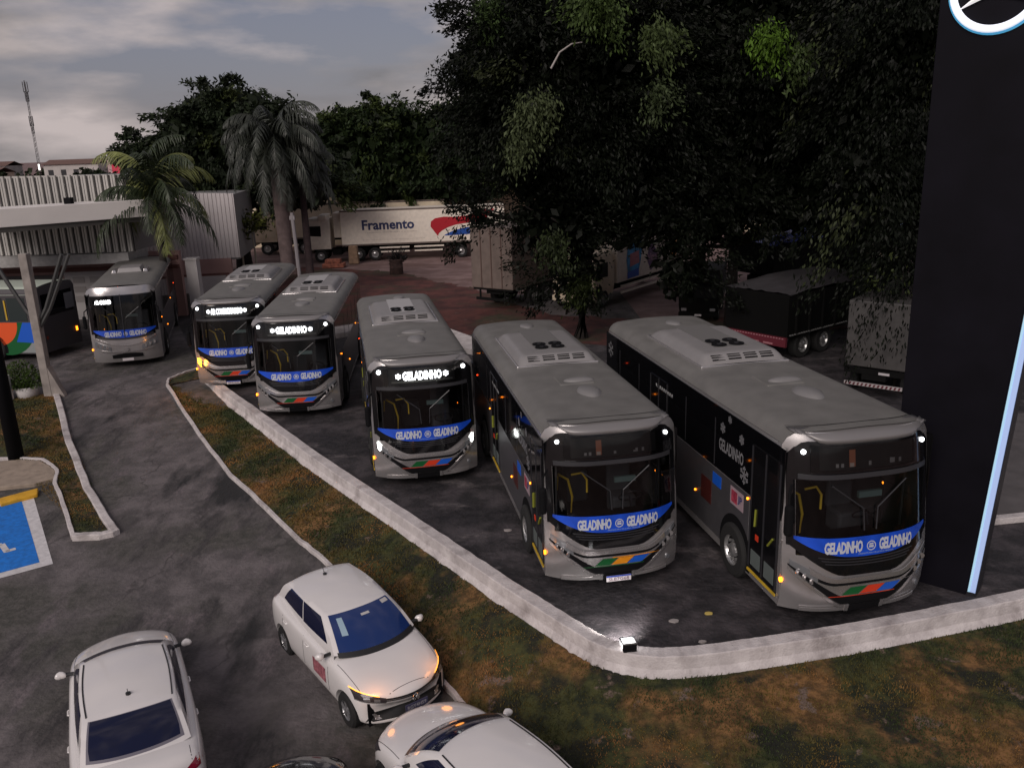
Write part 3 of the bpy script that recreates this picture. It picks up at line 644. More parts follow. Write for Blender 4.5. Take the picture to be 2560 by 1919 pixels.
            fp = patch('door_pillar_panel', silver, g, .40, .46, .45, 1.4, .004, nx=1, nz=1, surf=SS, smooth=False)
        for (y_, z_, r_, mm) in ((.36, .75, .042, lamp_a), (1.56, 1.62, .022, lamp_a), (3.7, .92, .022, lamp_a), (L-1, 1.9, .016, lamp_r), (6.6, 1.6, .018, lamp_a)):
            if s > 0 and y_ < 1: continue
            b = MB(); b.disc((s*(BUS_W+.012), y_, z_), (1, 0, 0), r_, .03, 10); b.build('side_marker_lamp', mm, g)
    # mirrors
    for s in ((-1, 1) if old else (-1,)):
        b = MB(); b.tube([(s*1.20, .30, 2.36), (s*1.31, .16, 2.28), (s*1.33, .12, 2.1)], .02, 6); b.build('mirror_arm', black_matte, g)
        b = MB(); b.box(s*1.33-.065, s*1.33+.065, .04, .17, 1.62, 2.12); b.build('mirror', black_matte, g, bevel=.05)
    # interior
    if interior_on:
        it = MB(); it.box(-1.1, 1.1, .55, 4.0, .80, .84); it.box(-1.1, 1.1, 4.0, 4.05, .84, 2.4); it.box(-1.05, 1.05, .50, .86, .84, 1.24); it.build('cabin_floor', interior, g)
        b = MB(); b.box(.30, .78, 1.3, 1.75, .85, 1.25); b.box(.30, .78, 1.7, 1.82, 1.2, 1.95); b.build('driver_seat', seatgrey, g, bevel=.05)
        b = MB(); c = Vector((.54, .95, 1.42)); ax = Vector((0, .7, .7)); a_ = Vector((1, 0, 0)); b2 = ax.cross(a_)
        b.tube([c+a_*.22*math.cos(t)+b2*.22*math.sin(t) for t in np.linspace(0, 6.283, 20)], .016, 5); b.tube([c, c+Vector((0, -.12, -.3))], .03, 6); b.build('steering_wheel', black_rib, g)
        b = MB(); yb = mat('rail_gold', (.75, .52, .04), .4)
        b.tube([(-.62, 1.0, 1.0), (-.58, 1.0, 1.5), (-.66, 1.0, 1.85), (-.85, 1.0, 1.98)], .024, 6); b.tube([(-.62, .9, 1.98), (-.42, .9, 2.0), (-.32, .9, 1.85), (-.32, .9, 1.6)], .02, 6); b.tube([(-.92, .8, 1.75), (-.90, .8, 2.02)], .02, 6)
        b.build('handrail', yb, g)
        b = MB(); b.tube([(-.98, .62, 1.25), (-.97, .62, 2.3)], .018, 6); b.tube([(1.0, .7, 1.25), (1.0, .7, 2.3)], .02, 6); b.build('cabin_pole', mat('pole_grey', (.3, .3, .28), .4), g)
        b = MB(); b.box(.1, .5, .52, .58, 1.9, 2.0); b.build('sun_visor', mat('visor_green', (.2, .3, .28), .5), g)
        b = MB(); b.box(-.4, .05, 2.2, 2.6, .84, 1.5); b.box(-1.0, -.6, 2.2, 2.7, .84, 1.55); b.build('passenger_seat', seatgrey, g, bevel=.05)
    # --- roof equipment
    if not old:
        a0 = min(4.5, L*.46); a1 = a0+3.0
        def acz(x, y):
            fx = min(1, (1-abs(x)/.88)/.20); fy = min(1, (y-a0)/.30, (a1-y)/.5); t = max(0, min(fx, 1)); u = max(0, min(fy, 1))
            return ZT-.0+.03+.175*(math.sin(t*math.pi/2)**.7)*(math.sin(u*math.pi/2)**.7) + .04*(1-(x/1.25)**2)
        ac = MB(); ac.grid([[(x, y, acz(x, y)) for x in np.linspace(-.88, .88, 29)] for y in np.r_[np.linspace(a0, a0+.38, 7), np.linspace(a0+.6, a1-.55, 6), np.linspace(a1-.5, a1, 6)]])
        aco = ac.build('air_conditioner', mat('ac_grey', (.27, .258, .256), .45, .2, noise=.05), roof, smooth=True)
        sk = MB(); sk.prism([(-.93, a0-.03), (.93, a0-.03), (.93, a1+.03), (-.93, a1+.03)], ZT-.02, ZT+.055); sk.build('air_conditioner_base', silver, roof, bevel=.02)
        tz = ZT+.21+.04
        for k in range(4):
            x0 = -.66+.34*k
            for j in range(3):
                y_ = a0+.045+.05*j; b = MB(); z_ = [acz(x0+.05, y_)+.004, acz(x0+.05, y_+.025)+.004]
                b.quad((x0, y_, z_[0]), (x0+.27, y_, z_[0]), (x0+.27, y_+.028, z_[1]), (x0, y_+.028, z_[1])); b.build('vent_slot', black_matte, aco, recalc=False)
        b = MB(); b.box(-.36, .36, a0+.62, a1-.2, ZT+.2, tz-.0); b.build('service_panel', mat('panel_grey', (.15, .145, .14), .6) if lamps == 'dim' else mat('panel_pale', (.40, .39, .39), .5), aco)
        for (fx, fy) in ((-.19, .80), (.19, .80), (-.19, 1.12), (.19, 1.12)):
            b = MB(); b.disc((fx, a0+fy, tz+.012), (0, 0, 1), .155, .02, 20); fo = b.build('fan', black_matte, aco)
            b = MB(); b.disc((fx, a0+fy, tz+.026), (0, 0, 1), .05, .012, 12); b.build('fan_hub', black_rib, fo)
        # escape hatches and vents
        b = MB(); b.prism([(-.36, 2.75), (.36, 2.75), (.36, 3.4), (-.36, 3.4)], ZT+.02, ZT+.065); b.build('roof_hatch', silver_roof, roof, bevel=.02)
        def dome(nm, cx, cy, rx, ry, h, point=.6):
            q = MB(); rws = []
            for r_ in np.linspace(0, 1, 7):
                rws.append([(cx+rx*r_*math.cos(a)*(1-point*.35*max(0, -math.sin(a))), cy+ry*r_*math.sin(a), ZT+.04+h*math.sqrt(max(0, 1-r_*r_))-.02*(r_ == 1)) for a in np.linspace(0, 6.2832, 21)[:-1]])
            q.grid(rws, True); q.build(nm, mat('vent_grey', (.22, .212, .21), .45, .2), roof, smooth=True)
        dome('roof_vent', .08, 2.15, .25, .42, .10); dome('roof_vent', .12, L-1.1, .20, .30, .07)
        dome('hatch_cover', .08, 2.98, .36, .15, .09, 0)
    return g

# ---------------------------------------------------------------- cars
def bvh_of(o):
    dg = bpy.context.evaluated_depsgraph_get(); dg.update()
    ev = o.evaluated_get(dg); me = ev.to_mesh(); b = bmesh.new(); b.from_mesh(me); t = BVHTree.FromBMesh(b); b.free(); ev.to_mesh_clear(); return t
def cast_patch(name, m, parent, bvh, quad, axis, off=.006, n=8, thick=.004):
    """quad: 4 corners in the 2-D plane across axis; rays go along axis onto the body"""
    A, B_, C_, D_ = [Vector(q) for q in quad]; rows = []
    ax = Vector(axis); last = None
    for i in range(n+1):
        r = []
        for j in range(n+1):
            u, v = i/n, j/n; p = A.lerp(B_, u).lerp(D_.lerp(C_, u), v)
            o = Vector((p.x, -3, p.y)) if ax.y else (Vector((p.x, p.y, 4)) if ax.z else Vector((-3*ax.x, p.x, p.y)))
            h = bvh.ray_cast(o, ax)
            q = h[0] + h[1]*off if h[0] is not None else None
            if q is not None and h[1].dot(ax) > 0: q = h[0]-h[1]*off
            r.append(q)
        rows.append(r)
    flat = [q for r in rows for q in r if q is not None]
    if not flat: return None
    for r in rows:
        for j in range(len(r)):
            if r[j] is None: r[j] = min(flat, key=lambda f: sum(abs(f[k]-0) for k in ()) if False else 0)
    b = MB(); b.grid(rows); o = b.build(name, m, parent, smooth=True); return o
car_white = mat('car_white', (.70, .67, .66), .18, coat=.6, noise=.03, nscale=1)
car_black = mat('car_black', (.012, .012, .014), .15, coat=.6)
car_glass = mat('car_glass', (.006, .008, .03), .09)
car_glass_refl = mat('car_glass_blue_refl', (.010, .030, .13), .12, spec=.6)  # reflected blue put into the windshield's base colour
trim = mat('car_trim', (.012, .012, .013), .45)
def car(name, loc, deg, label, cat, paint, L=4.05, W=.87, sedan=False, s=1, lights=None, hatch=True, plate=None, glass=car_glass, rails=True, marks=True):
    g = thing(name, loc, R(deg), label, cat, s=s)
    st = [(0, .62, .26, .44, .56, .30), (.05, .74, .20, .60, .71, .30), (.22, .83, .17, .68, .80, .24), (.6, .865, .17, .76, .89, .14), (1.1, .875, .17, .84, .99, .05),
          (1.7, .88, .17, .90, .97, 0), (2.6, .88, .17, .92, .97, 0), (3.3, .885, .17, .95, 1.0, 0)]
    if sedan: st += [(L-.55, .865, .2, .96, 1.08, -.03), (L-.15, .82, .22, .94, 1.08, -.10), (L-.04, .78, .26, .82, .95, -.14), (L, .70, .34, .6, .7, -.16)]
    else: st += [(L-.35, .865, .2, .98, 1.05, -.05), (L-.08, .82, .24, .90, 1.0, -.12), (L, .76, .34, .62, .72, -.14)]
    rows = []
    for (y, w, zb, zs, zt, bow) in st:
        w *= W/.88; half = [(0, zb), (w*.80, zb), (w*.95, zb+.06), (w*1.0, zb+.25*(zs-zb)+.02), (w*1.0, zb+.75*(zs-zb)), (w*.975, zs), (w*.90, zt-.035), (w*.62, zt), (w*.3, zt+.015), (0, zt+.02)]
        ring_ = half+[(-x, z) for x, z in reversed(half[1:-1])]
        rows.append([(x, y+bow*(abs(x)/w)**2, z) for x, z in ring_])
    b = MB(); b.grid(rows, True); b.poly(rows[0]); b.poly(list(reversed(rows[-1])))
    body = b.build('body', paint, g, smooth=True, subsurf=2)
    wy = (.78, L-.80) if not sedan else (.80, L-.95)
    bv = bvh_of(body)
    # wheel arches cut with a boolean cylinder
    cb = MB()
    for y in wy:
        cb.disc((0, y, .30), (1, 0, 0), .345, 2.4, 32)
    cut = cb.build('wheel_well', trim, g); cut.hide_render = True; cut.hide_viewport = False
    k = body.modifiers.new('bool', 'BOOLEAN'); k.object = cut; k.operation = 'DIFFERENCE'; k.solver = 'EXACT'
    dg = bpy.context.evaluated_depsgraph_get(); me = bpy.data.meshes.new_from_object(body.evaluated_get(dg))
    body.modifiers.clear(); body.data = me; me.shade_smooth(); kk = body.modifiers.new('es', 'EDGE_SPLIT'); kk.split_angle = R(40)
    bpy.data.objects.remove(cut)
    ub = MB(); ub.box(-W*.78, W*.78, .3, L-.3, .19, .6); 
    for y in wy: pass
    ub.build('underbody', black_matte, g)
    for y in wy:
        for sd_ in (-1, 1): wheel(g, sd_*(W-.115), y, .30, .30, .20, sd_, spokes=True)
    # greenhouse
    hb, hr = W*.865, W*.69
    fb, fr = 1.02, 1.82; rb, rr = (L-.18, L-.62) if not sedan else (L-.42, L-1.12)
    zB, zR = .95, 1.42
    if sedan: zBr = 1.06
    else: zBr = .99
    fbow, rbow = .26, -.16
    def beltz(y): return float(np.interp(y, [fb, 1.9, rb], [1.0, .94, zBr]))
    def bf(sx, v, side):
        # side: 'f','r','l','R' faces
        e = v+.10*math.sin(v*math.pi)*.5
        if side == 'f':
            x = sx*(hb*(1-v)+hr*v); y = (fb*(1-v)+fr*v)+(fbow*(1-v)+.13*v)*abs(sx)**2.2; z = beltz(fb)*(1-v)+zR*v+.045*math.sin(v*math.pi)-.03*v*sx*sx
        elif side == 'r':
            x = sx*(hb*.93*(1-v)+hr*v); y = (rb*(1-v)+rr*v)+(rbow*(1-v)-.08*v)*abs(sx)**2.2; z = zBr*(1-v)+(zR-.02)*v+.06*math.sin(v*math.pi)-.03*v*sx*sx
        return Vector((x, y, z))
    def sf(t, v, sg):
        a = bf(sg, v, 'f'); c = bf(sg, v, 'r'); p = a.lerp(c, t); bulge = .035*math.sin(t*math.pi)
        z0 = beltz(p.y) if v == 0 else None
        p.x += sg*bulge; p.z += (.02*math.sin(math.pi*t))*v
        if v < 1: p.z = p.z*1.0 - (1-v)*.02*math.sin(math.pi*t)
        return p
    vs = np.linspace(0, 1, 9); b = MB()
    b.grid([[bf(x, v, 'f') for x in np.linspace(-1, 1, 17)] for v in vs]); b.grid([[bf(x, v, 'r') for x in np.linspace(-1, 1, 17)] for v in vs])
    for sg in (-1, 1): b.grid([[sf(t, v, sg) for t in np.linspace(0, 1, 17)] for v in vs])
    def cap(sx, t):
        a = bf(sx, 1, 'f'); c = bf(sx, 1, 'r'); p = a.lerp(c, t); p.x *= 1+.035*math.sin(t*math.pi)/hr*1.0; p.z += .02*math.sin(math.pi*t)+.035*(1-sx*sx)*math.sin(math.pi*min(1, max(0, t)))**.6; return p
    b.grid([[cap(x, t) for x in np.linspace(-1, 1, 17)] for t in np.linspace(0, 1, 17)])
    # skirt joining the belt to the body
    for sg in (-1, 1): b.grid([[sf(t, 0, sg)+Vector((sg*.015*q, 0, -.12*q)) for t in np.linspace(0, 1, 17)] for q in (0, 1)])
    rf = b.build('cabin_shell', paint, g, smooth=True); kk = rf.modifiers.new('es', 'EDGE_SPLIT'); kk.split_angle = R(50)
    def gp(nm, m_, fn, u0, u1, v0, v1, off, n=14, shape=None):
        rws = []
        for i in range(n+1):
            r = []
            for j in range(n+1):
                u = u0+(u1-u0)*i/n; v = v0+(v1-v0)*j/n
                if shape: u, v = shape(u, v)
                p = fn(u, v); e = 1e-3; du = fn(u+e, v)-p; dv = fn(u, v+e)-p; nn = du.cross(dv).normalized()
                cc = p-Vector((0, L/2, .9)); nn = nn if nn.dot(cc) > 0 else -nn
                r.append(p+nn*off)
            rws.append(r)
        q = MB(); q.grid(rws); return q.build(nm, m_, g if nm != 'wiper' else g, smooth=True)
    gp('windshield', glass if not marks else car_glass_refl, lambda u, v: bf(u, v, 'f'), -.90, .90, .06, .95, .006)
    rw = gp('rear_window', glass, lambda u, v: bf(u, v, 'r'), -.86, .86, .14, .94, .006, shape=lambda u, v: (u*(1-.06*max(0, (.3-v)/.3)), v))
    for sg in (-1, 1):
        ta, tb_, te = (.10, .50, .90) if not sedan else (.10, .50, .92)
        def shp(u, v): 
            lo = .07+.14*max(0, (.5-v))*(1 if u < .5 else 0)
            return (min(max(u, .08+.0*v), .95-(.12*v if u > .7 else 0)), v)
        gp('side_window', glass, lambda u, v: sf(u, v, sg), .075, .48, .16, .88, .006)
        gp('side_window', glass, lambda u, v: sf(u, v, sg), .50, .90, .18, .88, .006, shape=lambda u, v: (u-(.10*max(0, (u-.7)/.2)*(1-v)*0+.07*max(0, (u-.7)/.2)*v), v))
        mb_ = MB(); mb_.tube([(sg*hb*.98, 1.42, .98), (sg*(hb+.14), 1.40, .99)], .03, 6); mr = mb_.build('mirror', trim, g)
        rws = []
        for a in np.linspace(0, math.pi, 8): rws.append([(sg*(W+.075)+.085*math.sin(a)*math.cos(t), 1.40+.055*math.cos(a)+.03*math.sin(a)*abs(math.cos(t)), 1.0+.065*math.sin(a)*math.sin(t)) for t in np.linspace(0, 6.283, 13)[:-1]])
        q = MB(); q.grid(rws, True); q.build('mirror_cover', paint, mr, smooth=True)
        # door lines, handles
        for y_ in ((1.35, 2.35, 3.25) if not sedan else (1.4, 2.45, 3.35)): cast_patch('door_seam', trim, g, bv, [(y_, .28), (y_+.012, .28), (y_+.012, .90), (y_, .90)], (-sg, 0, 0), .002, 6)
        for y_ in (2.12, 3.05):
            h = MB(); h.tube([(sg*(W-.03), y_, .80), (sg*(W+.005), y_+.03, .80), (sg*(W+.005), y_+.14, .80), (sg*(W-.03), y_+.17, .80)], .013, 6); h.build('door_handle', paint, g)
        if rails:
            q = MB(); q.tube([cap(sg*.93, t)+Vector((0, 0, .006)) for t in np.linspace(.04, .96, 12)], .010, 5); q.build('roof_seam', trim, g)
    a = MB(); c = cap(0, .80); a.disc(c+Vector((0, 0, .012)), (0, 0, 1), .035, .03, 12); a.tube([c, c+Vector((0, .12, .16))], .006, 5); a.build('antenna', trim, g)
    # front
    cast_patch('bonnet_seam', trim, g, bv, [(-.62, .16), (.62, .16), (.62, .168), (-.62, .168)], (0, 0, -1), .002, 14)
    for sg in (-1, 1):
        cast_patch('bonnet_seam', trim, g, bv, [(sg*.70, .30), (sg*.707, .30), (sg*.767, 1.15), (sg*.76, 1.15)], (0, 0, -1), .002, 14)
        hl = cast_patch('headlamp', mat('headlamp_smoke', (.05, .045, .05), .1, .3), g, bv, [(sg*.42, .60), (sg*.80, .66), (sg*.80, .77), (sg*.42, .68)], (0, 1, 0), .008, 8)
        if hl:
            cast_patch('headlamp_chrome', silver_hi, hl, bv, [(sg*.42, .585), (sg*.80, .645), (sg*.80, .66), (sg*.42, .60)], (0, 1, 0), .011, 6)
            cast_patch('headlamp_bulb', lens, hl, bv, [(sg*.50, .625), (sg*.58, .635), (sg*.58, .68), (sg*.50, .67)], (0, 1, 0), .012, 3)
            cast_patch('headlamp_bulb', lens, hl, bv, [(sg*.63, .645), (sg*.71, .655), (sg*.71, .71), (sg*.63, .70)], (0, 1, 0), .012, 3)
            if lights: cast_patch('turn_signal', mat('car_turn_amber', (1, .4, .05), .3, emit=2.5, ecol=(1, .36, .04)), hl, bv, [(sg*.50, .70), (sg*.80, .770), (sg*.80, .782), (sg*.50, .708)], (0, 1, 0), .012, 6)
    cast_patch('upper_grille', trim, g, bv, [(-.42, .615), (.42, .615), (.42, .67), (-.42, .67)], (0, 1, 0), .006, 10)
    cast_patch('grille_chrome', silver_hi, g, bv, [(-.42, .635), (.42, .635), (.42, .645), (-.42, .645)], (0, 1, 0), .009, 10)
    cast_patch('lower_grille', trim, g, bv, [(-.72, .27), (.72, .27), (.62, .42), (-.62, .42)], (0, 1, 0), .006, 12)
    for sg in (-1, 1):
        q = cast_patch('fog_blade', silver_hi, g, bv, [(sg*.48, .29), (sg*.56, .29), (sg*.62, .40), (sg*.57, .40)], (0, 1, 0), .012, 4)
        cast_patch('bumper_blade', paint, g, bv, [(sg*.5, .345), (sg*.58, .345), (sg*.58, .30), (sg*.52, .30)], (0, 1, 0), .011, 4)
    if marks:
        b = MB(); c = Vector((0, -.035, .635)); b.disc(c, (0, 1, -.15), .062, .02, 20); o = b.build('maker_badge', black_gloss, g)
        b = MB(); ringp = [c+Vector((.058*math.cos(t), -.012, .058*math.sin(t))) for t in np.linspace(0, 6.283, 20)]; b.tube(ringp, .006, 5)
        for P in ([(-.028, .048), (0, .004), (.028, .048)], [(-.048, .022), (-.022, -.042), (0, .0), (.022, -.042), (.048, .022)]): b.tube([c+Vector((x, -.014, z)) for x, z in P], .006, 5)
        b.build('badge_letters', silver_hi, o)
    if plate:
        b = MB(); b.box(-.20, .20, -.055, -.04, .44, .555); po = b.build('licence_plate', mat('plate_dark', (.05, .05, .10), .5), g)
        text_on('plate_lettering', plate, mat('plate_text_grey', (.35, .33, .38), .5), po, lambda u, v: (u, -.058, v), -.17, .17, .465, .53, bold=.02)
    if marks:
        gp('windshield_paper', mat('paper_blue', (.30, .42, .50), .6), lambda u, v: bf(u, v, 'f'), -.74, -.60, .38, .82, .010, n=4)
        gp('windshield_paper', mat('paper_pale', (.5, .48, .47), .6), lambda u, v: bf(u, v, 'f'), .62, .84, .80, .91, .010, n=4)
        gp('rear_view_mirror', mat('paper_pale', (.5, .48, .47), .6), lambda u, v: bf(u, v, 'f'), -.10, .14, .72, .78, .010, n=4)
        cast_patch('door_decal', mat('decal_rose', (.30, .10, .12), .5, noise=.5, nscale=14), g, bv, [(1.45, .45), (1.95, .45), (1.95, .72), (1.45, .72)], (1, 0, 0), .004, 5)
    else:
        gp('rear_window_trim', mat('frit_grey', (.16, .15, .18), .3), lambda u, v: bf(u, v, 'r'), -.90, .90, .09, .96, .003)
    # rear lamps
    for sg in (-1, 1):
        rws = []
        for i in range(9):
            r = []
            for j in range(5):
                u, v = i/8, j/4; x = .45+.36*u; z = (.80+.08*u)+(.05+.11*u)*v
                h = bv.ray_cast(Vector((sg*x*W/.88, L+2, z)), Vector((0, -1, 0)))
                r.append(h[0]+Vector((0, .012, 0)) if h[0] is not None else (rws[-1][j] if rws else Vector((sg*x, L, z))))
            rws.append(r)
        q = MB(); q.grid(rws); q.build('tail_lamp', mat('tail_red', (.22, .008, .03), .15, coat=.4), g, smooth=True)
        if sedan:
            q = MB(); q.grid([[Vector((sg*(W*.90+.012*k), L-.50+.42*t, .93+.02*t+.09*k*(1-.6*abs(t-.5)))) for k in (0, 1)] for t in np.linspace(0, 1, 8)])
    if sedan or True:
        q = cast_patch('boot_seam', trim, g, bv, [(-.66, L-.42), (-.652, L-.42), (-.652, L-.06), (-.66, L-.06)], (0, 0, -1), .002, 8) if sedan else None
        q = cast_patch('boot_seam', trim, g, bv, [(.652, L-.42), (.66, L-.42), (.66, L-.06), (.652, L-.06)], (0, 0, -1), .002, 8) if sedan else None
    cw = gp('cowl', trim, lambda u, v: bf(u, v, 'f'), -.93, .93, -.05, .06, .004)
    return g, bf, bv, gp

# ---------------------------------------------------------------- trucks
cream = mat('cream_paint', (.74, .62, .46), .5, noise=.12, nscale=1.5)
truck_white = mat('truck_white', (.82, .74, .64), .45, noise=.08)
chass = mat('chassis', (.008, .008, .008), .85, spec=.12)
truck_glass = mat('truck_glass', (.006, .006, .007), .5, spec=.15)
box_grey = mat('box_grey', (.15, .115, .10), .7, noise=.22, nscale=2)
def cab(parent, x, y, z0, w, l, h, m, dark=False, name='cab'):
    """cab-over cab with front towards -Y; x centre, y front"""
    rows = []
    for (yy, zz_, ww) in ((0, 0, .94), (-.03, .18*h, 1), (0, .42*h, 1), (.10, .70*h, .98), (.22, .92*h, .94), (.45, h, .86)):
        rows.append((yy, zz_, ww))
    prof = [(y+a, z0+b_, w/2*c) for a, b_, c in rows]
    back = [(y+l, z0+b_, w/2*c) for a, b_, c in rows]
    b = MB(); b.grid([[(x-c, a, z) for a, z, c in prof], [(x-c*.9, a-.05, z) for a, z, c in prof], [(x+c*.9, a-.05, z) for a, z, c in prof], [(x+c, a, z) for a, z, c in prof], [(x+c, a, z) for a, z, c in back], [(x-c, a, z) for a, z, c in back]], False)
    b.grid([[(x-c, a, z) for a, z, c in back], [(x-c, a, z) for a, z, c in prof]])
    t = prof[-1]; b.poly([(x-t[2], t[0], t[1]), (x+t[2], t[0], t[1]), (x+t[2], y+l, t[1]), (x-t[2], y+l, t[1])])
    c = b.build(name, m, parent, bevel=.05)
    g_ = truck_glass
    def fr(zv): return float(np.interp(zv, [0, .18*h, .42*h, .7*h, .92*h, h], [0, -.03, 0, .10, .22, .45]))
    for nm, za, zb, wa, mm in (('windshield', .44*h, .76*h, .90, g_), ('grille', .10*h, .30*h, .62, chass)):
        q = MB(); q.grid([[(x+w/2*wa*s_, y+fr(zz_)-.065, z0+zz_) for s_ in np.linspace(-1, 1, 5)] for zz_ in np.linspace(za, zb, 4)]); q.build(nm, mm, c)
    for s_ in (-1, 1):
        q = MB(); q.poly([(x+s_*(w/2+.008), y+a, z0+zz_) for a, zz_ in ((.14, .45*h), (l*.66, .42*h), (l*.66, .76*h), (.24, .76*h))]); q.build('side_window', g_, c, recalc=False)
        q = MB(); q.box(x+s_*w*.36-.16, x+s_*w*.36+.16, y-.09, y-.05, z0+.05*h, z0+.13*h); q.build('headlamp', lens, c)
        q = MB(); q.box(x+s_*(w/2+.16)-.09, x+s_*(w/2+.16)+.09, y+.02, y+.12, z0+.44*h, z0+.66*h); q.build('mirror', chass, c, bevel=.02)
    q = MB(); q.box(x-w/2, x+w/2, y-.10, y+.3, z0-.28, z0+.02); q.build('bumper', m, c, bevel=.04)
    return c
def tarp(name, x0, x1, y0, y1, z0, z1, m, parent, sag=.25):
    b = MB(); nx, ny = 16, 12
    b.grid([[(x0+(x1-x0)*i/nx, y0+(y1-y0)*j/ny, z0+(z1-z0)*(1-abs(2*j/ny-1)**3*.8)*(1-abs(2*i/nx-1)**4*.6)+jit(sag*.35)) for i in range(nx+1)] for j in range(ny+1)]); return b.build(name, m, parent, smooth=True)

# --- framento artic: length runs along +X (cab at -X end), seen from its side
def artic(loc, deg, label, cabm, boxm, name='articulated_lorry', brand=True, s=1, Lt=13.2):
    g = thing(name, loc, R(deg), label, 'lorry', s=s)
    # local: side faces -Y
    c = cab(g, 0, 0, 1.05, 2.45, 2.1, 2.45, cabm)   # built facing -Y then turned to face -X
    c.rotation_euler = (0, 0, R(-90)); c.location = (-.3, 0, 0)
    fr = MB(); fr.prism([(1.2, -1.23), (1.9, -1.2), (1.9, 1.2), (1.2, 1.23)], 3.3, 3.75); fr.build('wind_deflector', cabm, c, bevel=.1).rotation_euler = (0, 0, R(90))
    b = MB(); b.box(.3, 6.2, -.5, .5, .75, 1.0); b.box(1.9, 2.6, -1.2, 1.2, .55, 1.0); b.build('chassis', chass, g)
    for x in (.95, 4.0, 5.3):
        for sy in (-1, 1):
            e = thing('axle_end', (x, sy*1.1, .52), R(90 if True else 0)); e.parent = g
            w_ = wheel(g, 0, 0, 0, .52, .34, -1 if sy < 0 else 1); w_.location = (x, sy*1.08, .52); w_.rotation_euler = (0, 0, R(90)); bpy.data.objects.remove(e)
    x0 = 2.7
    b = MB(); b.box(x0, x0+Lt, -1.27, 1.27, 1.25, 4.05); bo = b.build('box_body', boxm, g, bevel=.03)
    for sz, n_ in ((1.27, 'lower_rail'), (3.98, 'upper_rail')):
        b = MB(); b.box(x0-.01, x0+Lt+.01, -1.29, -1.27, sz-.03, sz+.09); b.build(n_, box_grey, bo)
    b = MB(); b.box(x0+.3, x0+Lt, -.6, .6, 1.0, 1.24); b.build('chassis', chass, g)
    if brand:
        fn = lambda u, v: (x0+u, -1.285, v)
        text_on('lettering', 'Framento', mat('navy_ink', (.02, .03, .11), .5), bo, fn, 1.7, 5.9, 2.45, 3.25, bold=.03)
        text_on('lettering', 'Transporte, distribuição e armazém', mat('pale_ink', (.48, .42, .37), .5), bo, fn, 1.9, 6.1, 2.18, 2.32)
        text_on('lettering', 'Frota refrigerada com rastreamento por satélite', mat('pale_ink', (.48, .42, .37), .5), bo, fn, 1.7, 6.7, 1.62, 1.70)
        b = MB(); P = []
        tp = lambda t: (6.9+5.0*t, 2.55+1.3*(t**1.4)*.9+.55*math.sin(min(1, t*1.4)*math.pi)*.6)
        A = [(7.2, 2.55), (7.25, 2.95), (7.6, 3.2), (8.3, 3.3), (9.2, 3.25), (10, 3.3), (10.9, 3.55), (11.7, 3.75), (12.4, 3.8)]
        B_ = [(7.75, 1.78), (7.85, 2.0), (8.1, 2.2), (8.6, 2.45), (9.3, 2.65), (10.2, 2.75), (11.0, 2.85), (11.7, 3.1), (12.3, 3.6)]
        b.grid([[fn(*p) for p in A], [fn((a_[0]+c_[0])/2, (a_[1]+c_[1])/2) for a_, c_ in zip(A, B_)], [fn(*p) for p in B_]]); b.build('red_swoosh', mat('swoosh_red', (.42, .008, .02), .5), bo, recalc=False)
        A = [(8.3, 1.85), (9.0, 2.15), (9.8, 2.35), (10.6, 2.45), (11.3, 2.5)]; B_ = [(8.3, 1.8), (8.9, 1.8), (9.6, 1.82), (10.2, 1.84), (10.85, 1.9)]
        b = MB(); b.grid([[fn(*p) for p in A], [fn(*p) for p in B_]]); b.build('blue_swoosh', mat('swoosh_blue', (.01, .07, .33), .5), bo, recalc=False)
        for z in (.95, .62): b = MB(); b.box(x0+3.0, x0+5.4, -1.22, -1.18, z, z+.12); b.box(x0+5.8, x0+8.2, -1.22, -1.18, z, z+.12); b.build('side_guard', truck_white, g)
        b = MB(); b.box(x0-.02, x0-.62, -.9, .9, 1.9, 3.9); b.build('refrigeration_unit', truck_white, bo, bevel=.06)
        b = MB(); b.box(x0-.66, x0-.60, -.7, .0, 2.9, 3.7); b.build('unit_grille', chass, bo)
        text_on('lettering', 'Framento', chass, c, lambda u, v: (-1.24, 1.9-u, v), 0, 1.0, 1.75, 1.95)
    for x in (x0+Lt-3.6, x0+Lt-2.4, x0+Lt-1.2):
        for sy in (-1, 1):
            w_ = wheel(g, 0, 0, 0, .50, .34, -1 if sy < 0 else 1); w_.location = (x, sy*1.08, .50); w_.rotation_euler = (0, 0, R(90))
    return g
def box_truck_rear(loc, deg, label, m, L=8, H=2.7, name='box_truck', side=None):
    """front towards +Y; rear doors face -Y"""
    g = thing(name, loc, R(deg), label, 'truck')
    b = MB(); b.box(-1.25, 1.25, 0, L, 1.05, 1.05+H); bo = b.build('box_body', m, g, bevel=.03)
    for x in (-.62, 0, .62): q = MB(); q.box(x-.025, x+.025, -.03, -.005, 1.1, 1+H); q.build('door_bar', mat('bar_brown', (.10, .06, .05), .6), bo)
    for z in np.arange(1.25, 1+H, .28): q = MB(); q.box(1.25, 1.262, .1, L-.1, z, z+.02); q.build('side_rib', box_grey, bo)
    b = MB(); b.box(-1.2, 1.2, .05, .2, .95, 1.06); b.box(-.5, .5, .2, L+1.5, .75, 1.0); b.box(-1.0, 1.0, -.02, .08, .45, .58); b.box(-.8, -.72, 0, .06, .5, 1.0); b.box(.72, .8, 0, .06, .5, 1.0); b.build('chassis', chass, g)
    for y in (1.9, 3.1, L+1.4):
        for s in (-1, 1): wheel(g, s*1.05, y, .5, .5, .34, s)
    return g

